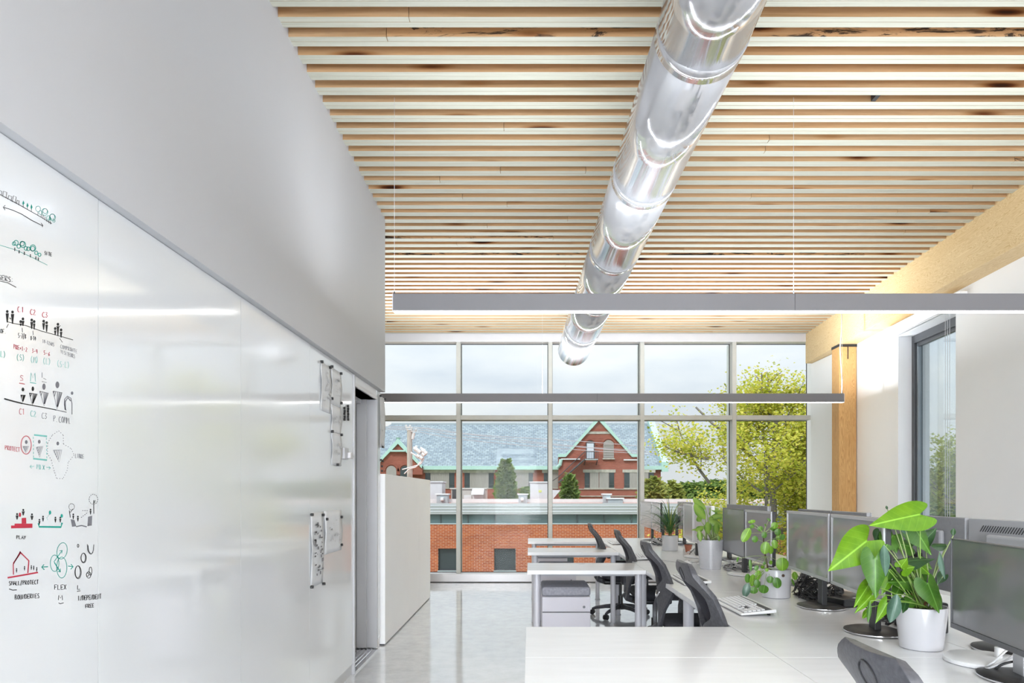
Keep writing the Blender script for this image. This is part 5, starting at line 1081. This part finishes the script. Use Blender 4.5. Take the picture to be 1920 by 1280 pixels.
MB().hexa([(PX(1035, Yr), Yr, PZ(935, Yr)), (PX(1037, Yr), Yr, PZ(935, Yr)), (PX(1037, Yr), Yr+1, PZ(935, Yr)), (PX(1035, Yr), Yr+1, PZ(935, Yr))], [(PX(1035, Yr), Yr, PZ(918, Yr)), (PX(1051, Yr), Yr, PZ(918.5, Yr)), (PX(1051, Yr), Yr+1, PZ(918.5, Yr)), (PX(1035, Yr), Yr+1, PZ(918, Yr))]).build('slanted_hood', HVACL, r)
unit('roof_vent', 'narrow pale roof vent in front of the brick gable', 1131.5, 1145, 925, 943, Yr-1.2, HVAC, .4); unit('roof_vent', 'flat low roof box right of the narrow vent', 1140, 1168, 933, 943, Yr-1.6, HVAC, .6)
# ---- big old brick building ----
Y2 = 78.0; b2 = root('old_brick_building', 'large old red brick building with slate roof, mint trim and gables', 'building', (-2, 84, GZ))
def q2(px, py, Y=Y2): v = P(px, py, Y); return v
def bx2(px0, px1, py0, py1, d0, d1, name, m, par=None, **k): return MB().box(PX(px0, Y2), PX(px1, Y2), Y2+d0, Y2+d1, PZ(py1, Y2), PZ(py0, Y2)).build(name, m, par or b2, **k)
XR = PX(1239, Y2); XLb = PX(560, Y2)
M_ = MB(); M_.box(XLb, XR, Y2, Y2+18, GZ, PZ(880, Y2)); M_.build('wall', BR2, b2)
# roof
ze = PZ(876, Y2); Yrg = Y2+8.6; zr = PZ(795, Yrg); hipx = PX(734, Yrg)
M_ = MB(); M_.hexa([(XLb, Y2-.35, ze), (XR, Y2-.35, ze), (XR, Y2+17.5, ze), (XLb, Y2+17.5, ze)], [(hipx-.01, Yrg, zr), (XR, Yrg, zr), (XR, Yrg+.1, zr), (hipx-.01, Yrg+.1, zr)]); M_.build('roof', SLATE, b2)
M_ = MB(); M_.box(hipx, XR, Yrg-.1, Yrg+.2, zr-.05, zr+.18); M_.build('ridge', HVAC, b2)
M_ = MB(); M_.prism([(XR, Y2-.6, ze-.5), (XR, Y2-.6, ze+.6), (XR, Yrg, zr+.7), (XR, Y2+18, ze)], (.75, 0, 0)); M_.build('parapet_coping', MINT, b2)
M_ = MB(); M_.box(PX(794, Y2), PX(1052, Y2), Y2-.55, Y2, PZ(880.5, Y2), PZ(873.5, Y2)); M_.build('eaves_gutter', MINT, b2); M_ = MB(); M_.box(PX(1190, Y2), XR+.4, Y2-.55, Y2, PZ(880.5, Y2), PZ(873.5, Y2)); M_.build('eaves_gutter', MINT, b2)
def gable(cx, py_top, hx, py_base, hx2, py_low, d, nm, roofback):
    a = [q2(cx, py_top), q2(cx+hx, py_base), q2(cx+hx2, py_base), q2(cx+hx2, py_low), q2(cx-hx2, py_low), q2(cx-hx2, py_base), q2(cx-hx, py_base)]
    pts = [(p.x, Y2-d, p.z) for p in a]; M_ = MB(); M_.prism(pts, (0, d+.3, 0)); M_.build('gable_wall', BR2, b2)
    for s in (-1, 1):
        t0, t1, t2 = q2(cx, py_top-1.5), q2(cx+s*hx, py_base-1.0), q2(cx+s*(hx2+1), py_base-1)
        M_ = MB(); M_.prism([(t0.x, Y2-d-.25, t0.z+.25), (t1.x, Y2-d-.25, t1.z+.12), (t1.x, Y2-d-.25, t1.z-.22), (t0.x, Y2-d-.25, t0.z-.35)], (0, .7, 0)); M_.build('rake_trim', MINT, b2)
        if hx2 > hx: M_ = MB(); M_.box(min(t1.x, t2.x), max(t1.x, t2.x), Y2-d-.25, Y2-d+.45, t2.z-.22, t2.z+.12); M_.build('return_trim', MINT, b2)
        M_ = MB(); M_.hexa([(t0.x, Y2-d, t0.z-.1), (t1.x, Y2-d, t1.z-.1), (t1.x, Y2+roofback, t1.z-.1), (t0.x, Y2+roofback, t0.z-.1)], [(t0.x, Y2-d, t0.z+.1), (t1.x, Y2-d, t1.z+.05), (t1.x, Y2+roofback, t1.z+.05), (t0.x, Y2+roofback, t0.z+.1)]); M_.build('gable_roof', SLATE, b2)
gable(1120.6, 786.5, 61, 855, 74, 884, 1.2, 'center', 8.6)
gable(750.5, 829, 44, 876, 44, 890, 1.2, 'left', 5)
MB().tube([q2(750.5, 826)-Vector((0, 1.2, 0)), q2(750.5, 822)-Vector((0, 1.2, 0))], [.12, .30], 10).build('finial', MINT, b2)
g_ = q2(736, 845), q2(764, 848); MB().box(g_[0].x, g_[1].x, Y2-1.6, Y2-1.15, g_[1].z, g_[0].z).build('cornice', MINT, b2)
MB().box(PX(1099, Y2), PX(1142, Y2), Y2-1.26, Y2-1.2, PZ(815, Y2), PZ(810.5, Y2)).build('stone_band', STONE, b2)
def arch(cx, py_spring, py_bot, hw, d, m, ring=True, bars=0, par=b2):
    c = q2(cx, py_spring); w_ = hw*Y2/F; zb = PZ(py_bot, Y2); y = Y2-d
    pts = [(c.x-w_, y-.03, zb), (c.x+w_, y-.03, zb)]+[(c.x+w_*math.cos(a), y-.03, c.z+w_*math.sin(a)) for a in [math.pi*k/12 for k in range(13)]]
    M_ = MB(); M_.prism(pts, (0, .05, 0)); f = M_.build('arched_window', m, par)
    for k in range(bars):
        z_ = zb+(c.z+w_*.7-zb)*(k+.5)/bars; M_ = MB(); M_.box(c.x-w_*.95, c.x+w_*.95, y-.07, y-.03, z_-.04, z_+.04); M_.build('louvre', SHUT, f)
    if ring:
        M_ = MB(); R0, R1 = w_*1.18, w_*1.55; n = 14
        a_ = [math.pi*k/n for k in range(n+1)]
        for k in range(n):
            p = [(c.x+r*math.cos(t), y-.08, c.z+r*math.sin(t)) for r, t in ((R0, a_[k]), (R1, a_[k]), (R1, a_[k+1]), (R0, a_[k+1]))]; M_.prism(p, (0, .1, 0))
        M_.build('arch_ring', BR2, par, kind='stuff')
    return f
DORW = mat('pale_door', (.58, .63, .72), .5, var=.03)
f = arch(1105, 835.5, 860, 8.2, 1.2, DARKF); MB().box(PX(1098.6, Y2), PX(1111.2, Y2), Y2-1.32, Y2-1.24, PZ(860, Y2), PZ(832.5, Y2)).build('door_leaf', DORW, f)
arch(1138.8, 836, 860, 9.8, 1.2, SHUT, bars=7); MB().box(PX(1127.5, Y2), PX(1150, Y2), Y2-1.4, Y2-1.15, PZ(862, Y2), PZ(860, Y2)).build('stone_sill', STONE, b2)
arch(737.7, 883, 900, 9.3, 1.2, SHUT); arch(763.5, 883, 900, 9.3, 1.2, DGL)
wl = [(797.4, 852, [(797.4, 807.4, 0), (807.4, 842, 1), (842, 852, 0)]), (871, 926, [(871, 881, 0), (881, 916, 1), (916, 926, 0)]), (944, 999.4, [(944, 954, 0), (954, 991, 1), (991, 999.4, 0)]), (1019.5, 1074, [(1019.5, 1028, 0), (1028, 1066, 1), (1066, 1074, 0)]),
      (1094.5, 1149, [(1094.5, 1103.7, 0), (1104.2, 1120.5, 1), (1121.5, 1139, 1), (1139.5, 1149, 0)]), (1167.5, 1222.5, [(1167.5, 1177.5, 0), (1177.5, 1194, 1), (1194.8, 1212, 1), (1212.5, 1222.5, 0)])]
for a, b, parts_ in wl:
    dd = 1.2 if 1040 < a and a < 1190 and b < 1200 else (.0 if a < 1040 or a > 1190 else 1.2)
    if a > 1160: dd = 1.2
    y_ = -dd-.02
    bx2(a-3, b+2.5, 880.6, 886.2, y_-.1, y_+.05, 'stone_lintel', STONE); bx2(a-1, b+1, 914.5, 916, y_-.08, y_+.05, 'stone_sill', STONE)
    for c, d, k in parts_:
        if k: 
            s_ = bx2(c, d, 886.3, 914.5, y_-.05, y_+.02, 'shutter', SHUT)
            n = max(2, int((d-c)/3.2))
            for j in range(1, n): bx2(c+(d-c)*j/n-.12, c+(d-c)*j/n+.12, 886.6, 914.2, y_-.08, y_-.05, 'batten', STONE, s_)
        else:
            s_ = bx2(c, d, 886.3, 914.5, y_-.01, y_+.01, 'window', DGL); bx2(c, d, 908, 908.8, y_-.05, y_, 'window_bar', DARKF, s_); bx2(c, c+.8, 886.3, 914.5, y_-.05, y_, 'window_bar', DARKF, s_)
bx2(1083, 1196, 916.2, 917.4, -1.35, -1.15, 'string_course', STONE); bx2(1083, 1196, 929, 930.5, -1.35, -1.15, 'string_course', STONE)
if True:  # the gable bay continues down to the ground
    M_ = MB(); M_.box(PX(1046.6, Y2), PX(1194.6, Y2), Y2-1.2, Y2, GZ, PZ(884, Y2)); M_.build('bay_wall', BR2, b2)
for a, b, y_ in ((1051, 1086, 861.5), (1166.5, 1196, 863)): MB().box(PX(a, Y2), PX(b, Y2), Y2-1.45, Y2-1.2, PZ(y_+1, Y2), PZ(y_-1, Y2)).build('white_pipe', SOFFW, b2)
MB().tube([q2(1051, 862)-Vector((0, 1.4, 0)), q2(1049, 872)-Vector((0, 1.4, 0)), q2(1044, 877)-Vector((0, 1.2, 0))], .2, 8).build('downpipe', MINT, b2)
# fire stair
fs_ = root('fire_stair', 'dark iron fire stair descending left from the gable door', 'stair', (PX(1105, Y2), Y2-2.2, PZ(862, Y2)))
yy0, yy1 = Y2-2.6, Y2-1.45
MB().box(PX(1093, Y2), PX(1117, Y2), yy0, yy1, PZ(864, Y2), PZ(862, Y2)).build('landing', HVAC, fs_)
MB().tube([(PX(1093, Y2), yy0, PZ(849, Y2)), (PX(1117, Y2), yy0, PZ(849, Y2))], .04, 6).build('handrail', RAILM, fs_)
for k in range(9): x_ = PX(1093+3*k, Y2); MB().tube([(x_, yy0, PZ(849, Y2)), (x_, yy0, PZ(863, Y2))], .025, 5).build('baluster', RAILM, fs_)
for yq in (yy0, yy1):
    MB().tube([(PX(1093, Y2), yq, PZ(863, Y2)), (PX(1046, Y2), yq, PZ(905, Y2))], .10, 6).build('stringer', RAILM, fs_); MB().tube([(PX(1093, Y2), yq, PZ(849, Y2)), (PX(1045, Y2), yq, PZ(895, Y2)), (PX(1030, Y2), yq, PZ(905, Y2))], .045, 6).build('handrail', RAILM, fs_)
for k in range(16):
    t = (k+.5)/16; x_ = lerp(PX(1093, Y2), PX(1046, Y2), t); z_ = lerp(PZ(863, Y2), PZ(905, Y2), t); MB().box(x_-.13, x_+.13, yy0, yy1, z_-.02, z_+.02).build('tread', RAILM, fs_)
for x_ in (1094, 1116): MB().tube([(PX(x_, Y2), yy0, PZ(864, Y2)), (PX(x_, Y2), Y2-1.25, PZ(872, Y2))], .05, 5).build('bracket', RAILM, fs_)
# ---- utility pole and wires ----
YP = 40.0; up_ = root('utility_pole', 'weathered utility pole with insulators left of the first window mullion', 'pole', (PX(769, YP), YP, GZ))
M_ = MB(); M_.tube([(PX(769.5, YP), YP, GZ), (PX(768, YP), YP, PZ(806, YP))], [.19, .15], 12); M_.build('shaft', mat('weathered_wood', (.48, .46, .42), .9, var=.2, stretch=(5, 5, .4)), up_, smooth=True)
WHM = mat('white_insulator', (.75, .77, .78), .3)
for a, b, y_ in ((761, 770, 801.5), (763, 773, 806), (771, 781, 808.5)):
    c_ = MB(); c_.box(PX(a, YP), PX(b, YP), YP-.12, YP+.02, PZ(y_+1, YP), PZ(y_-1, YP)); c_ = c_.build('crossarm', WHM, up_)
    for x_ in (a+1, b-1): M_ = MB(); M_.lathe([(.03, 0), (.09, .03), (.04, .06), (.09, .09), (.03, .12)], (PX(x_, YP), YP-.05, PZ(y_-1, YP)), 10); M_.build('insulator', WHM, c_, smooth=True)
M_ = MB(); M_.tube([P(776, 811, YP), P(773, 823, YP)], .09, 8); M_.build('fuse_holder', WHM, up_)
for k, (a, b) in enumerate([((770, 848), (792, 861)), ((775, 838), (797, 850)), ((776, 842), (782, 836)), ((788, 839), (797, 845)), ((784, 846), (795, 852))]):
    M_ = MB(); M_.tube([P(*a, YP-.4), P(*b, YP-.4)], .07 if k > 1 else .05, 8); M_.build('switch_arm', WHM, up_)
for (x_, y_) in ((778, 841), (783, 845), (790, 843), (795, 847), (781, 853), (787, 856), (791, 850)):
    M_ = MB(); M_.tube([P(x_, y_, YP-.5), P(x_+5, y_+3.5, YP-.5)], [.12, .12], 8); M_.build('insulator', WHM, up_)
for k, pts in enumerate([[(792, 860), (786, 870), (776, 874), (754, 880)], [(788, 865), (780, 875), (768, 879), (758, 888)], [(795, 858), (790, 868), (784, 872)]]):
    cable('loop_cable', None, [tuple(P(*p, YP-.45)) for p in pts], .035, WHM, parent=up_)
WIRE = mat('overhead_wire', (.45, .47, .50), .5); 
for k, pts in enumerate([[(560, 806), (765, 802), (850, 811), (1050, 833), (1190, 844), (1420, 855)], [(560, 808), (770, 805), (870, 818), (1075, 837), (1245, 850), (1450, 857)], [(778, 808), (870, 824), (1070, 842), (1180, 849), (1400, 862)], [(560, 800), (768, 800), (900, 815), (1100, 828), (1500, 860)]]):
    o = cable('overhead_wire', 'thin overhead wire slung from the pole, '+['upper one of the pair nearest the roof ridge', 'second from the top', 'lowest one', 'topmost and faintest'][k], [tuple(P(*p, YP-.1*k)) for p in pts], .016, WIRE, sub=4, cat='wire', group='overhead wires outside')
# ---- trees ----
def foliage_mat(name, cols):
    g = NG(name); ge = g.n('ShaderNodeNewGeometry'); at = g.n('ShaderNodeAttribute', _attribute_name='tone')
    g.l(g.ramp(at.outputs['Fac'], [(i/(len(cols)-1), c) for i, c in enumerate(cols)]), g.b.inputs['Base Color']); g.b.inputs['Roughness'].default_value = .6; g.b.inputs['Specular IOR Level'].default_value = .25
    tl = g.n('ShaderNodeBsdfTranslucent'); g.l(g.ramp(at.outputs['Fac'], [(i/(len(cols)-1), c) for i, c in enumerate(cols)]), tl.inputs[0]); mi = g.n('ShaderNodeMixShader'); mi.inputs[0].default_value = .45
    g.l(g.b.outputs[0], mi.inputs[1]); g.l(tl.outputs[0], mi.inputs[2]); g.l(mi.outputs[0], g.o.inputs[0]); return g.m
FMAP = foliage_mat('maple_foliage', [(.26, .32, .04), (.50, .55, .07), (.70, .66, .12), (.80, .68, .17)]); FGRN = foliage_mat('green_foliage', [(.10, .18, .04), (.20, .30, .07), (.32, .42, .12)]); FYG = foliage_mat('yellow_green_foliage', [(.22, .28, .06), (.38, .42, .10), (.50, .50, .14)])
BARK = mat('bark', (.20, .18, .165), .9, var=.25, scale=8)
def leaves_mesh(name, pts, size, m, parent, rr, flat=.5):
    vs, fs, tn = [], [], []
    for p, tone in pts:
        a = rr.uniform(0, 6.28); s = size*rr.uniform(.6, 1.25); d = Vector((math.cos(a), math.sin(a), rr.uniform(-.9, .5))).normalized(); u = d.cross(Vector((rr.uniform(-1, 1), rr.uniform(-1, 1), 1))).normalized(); nrm = d.cross(u)*s*.18
        i = len(vs); vs += [p, p+d*s*.5+u*s*.42+nrm, p+d*s, p+d*s*.5-u*s*.42+nrm]; fs += [(i, i+1, i+2), (i, i+2, i+3)]; tn += [tone]*4
    o0 = wloc(parent); me = bpy.data.meshes.new(name); me.from_pydata([tuple(v-o0) for v in vs], [], fs); me.materials.append(m)
    at = me.attributes.new('tone', 'FLOAT', 'POINT'); at.data.foreach_set('value', tn)
    o = bpy.data.objects.new(name, me); COL.objects.link(o); o.parent = parent; o['kind'] = 'stuff'; return o
def crownz(tab, x):
    return interp(tab, x)
def branch_tree(label, x, y, height, spread, m, n_leaf, seed, size, crown=None, base=GZ, trunk_r=.16, first=.28, extra=(), cat='tree', lean=0):
    rr = random.Random(seed); r = root('leafy_tree', label, cat, (x, y, base), group=None)
    tips = []; M_ = MB()
    def grow(p, d, L_, rad, lev):
        pts = [p]; n = 5; q = p.copy(); dd = d.copy()
        for i in range(n):
            dd = (dd+Vector((rr.uniform(-.16, .16), rr.uniform(-.16, .16), rr.uniform(-.03, .14)))).normalized(); q = q+dd*L_/n; pts.append(q.copy())
            if crown and q.z > crownz(crown, q.x): n = i+1; break
            if lev >= 2 or (lev == 1 and i > 1): tips.append((q.copy(), lev))
        M_.tube(pts, [rad*(1-.62*i/5) for i in range(len(pts))], 6 if lev else 9, cap=False)
        if lev < 3:
            for k in range([7, 5, 4][lev]):
                t = rr.uniform(.25 if lev else first, 1.0); b = pts[min(len(pts)-1, int(t*n))]; a = rr.uniform(0, 6.28); up = rr.uniform(.15, .9)
                nd = (dd*.35+Vector((math.cos(a), math.sin(a), up))).normalized(); grow(b, nd, L_*rr.uniform(.42, .66)*(spread if lev == 0 else 1), rad*.42, lev+1)
        tips.append((q.copy(), 3))
    grow(Vector((x, y, base)), Vector((lean, 0, 1)).normalized(), height, trunk_r, 0)
    for (p0, p1) in extra: grow(Vector(p0), (Vector(p1)-Vector(p0)).normalized(), (Vector(p1)-Vector(p0)).length, .04, 2)
    M_.build('branches', BARK, r, smooth='all', kind='stuff')
    pts = []
    if crown: tips = [t for t in tips if t[0].z < crownz(crown, t[0].x)]
    for _ in range(n_leaf):
        p, lev = rr.choice(tips); s = .22; q = p+Vector((rr.gauss(0, s), rr.gauss(0, s), rr.gauss(0, s*.8)))
        pts.append((q, min(1, max(0, rr.gauss(.5, .22)))))
    leaves_mesh('foliage', pts, size, m, r, rr)
    return r
CR = [(PX(a, 17), PZ(b, 17)) for a, b in ((1180, 905), (1235, 800), (1262, 768), (1290, 800), (1335, 800), (1345, 770), (1362, 815), (1385, 790), (1405, 715), (1420, 700), (1436, 735), (1462, 685), (1476, 740), (1500, 712), (1520, 730), (1620, 760))]
branch_tree('big maple with yellow-green leaves outside the right panes', PX(1478, 17), 17.2, 7.6, .72, FMAP, 32000, 21, .088, crown=CR, extra=[(P(1330, 905, 17), P(1250, 790, 17)), (P(1440, 800, 17), P(1458, 690, 17)), (P(1400, 830, 16.6), P(1345, 765, 16.6)), (P(1470, 800, 17), P(1500, 720, 17)), (P(1330, 860, 16.6), P(1240, 860, 16.6)), (P(1425, 800, 17), P(1415, 700, 17))])
CR2 = [(PX(a, 19.5), PZ(b, 19.5)) for a, b in ((1150, 930), (1230, 890), (1300, 850), (1400, 820), (1500, 820))]
branch_tree('yellow-green tree standing beside the maple toward the brick gable', PX(1350, 19), 19.5, 4.6, .85, FMAP, 16000, 33, .088, crown=CR2)
branch_tree('yellow tree seen through the tall side window', 9.7, 15.2, 4.4, .8, FMAP, 16000, 8, .11)
branch_tree('tree farther off behind the side window', 15.5, 24.0, 6.4, .8, FYG, 12000, 9, .15)
def bush(name, label, px, Y, pyt, pyb, hw, m, n, seed, cone=False, size=.35, cat='tree', group=None):
    rr = random.Random(seed); x = PX(px, Y); zt_, zb = PZ(pyt, Y), GZ; w_ = hw*Y/F; r = root(name, label, cat, (x, Y, GZ), group=group)
    zc = PZ(pyb, Y); pts = []
    for _ in range(n):
        t = rr.random()**.8; z_ = lerp(zt_, min(zc, zb+1.0), t)
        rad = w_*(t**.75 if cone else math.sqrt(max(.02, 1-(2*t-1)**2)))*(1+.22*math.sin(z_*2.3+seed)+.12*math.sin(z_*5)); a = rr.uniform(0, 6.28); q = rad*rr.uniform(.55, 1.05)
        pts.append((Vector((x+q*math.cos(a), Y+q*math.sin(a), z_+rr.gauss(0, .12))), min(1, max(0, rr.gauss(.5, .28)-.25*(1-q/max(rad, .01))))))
    M_ = MB(); M_.tube([(x, Y, GZ), (x, Y, zt_-.6)], [.16, .03], 8); M_.build('trunk', BARK, r)
    leaves_mesh('foliage', pts, size, m, r, rr)
bush('garden_tree', 'pointed green tree before the shuttered windows, left of the lilac rooftop box', 948, 52, 864, 950, 33, FGRN, 9000, 2, True, .5)
bush('garden_tree', 'pointed green tree under the fire stair', 1068, 52, 893, 955, 31, FGRN, 8000, 3, True, .5)
bush('garden_tree', 'low green bush just right of the pointed tree by the roof vent', 985, 54, 916, 955, 13, FGRN, 2500, 4, False, .45)
bush('garden_tree', 'round green bush at the right corner of the old brick building', 1226, 45, 898, 960, 26, FYG, 8000, 5, False, .42)
bush('garden_tree', 'round bush behind the mullion right of the brick gable', 1262, 50, 905, 965, 22, FYG, 6000, 6, False, .42)
for k, (px, Y, t_, hw) in enumerate([(1290, 120, 905, 40), (1340, 130, 900, 45), (1400, 140, 902, 50), (1480, 120, 896, 60), (1570, 120, 898, 60), (1700, 60, 880, 90), (1800, 55, 880, 90), (1900, 60, 885, 80)]):
    bush('distant_tree', 'distant soft green tree on the horizon, '+['first right of the old building', 'second right of the old building', 'third right of the old building', 'behind the maple crown', 'behind the white wall return', 'left in the side window', 'middle in the side window', 'right in the side window'][k], px, Y, t_, 960, hw, FGRN, 5000, 50+k, False, .9)
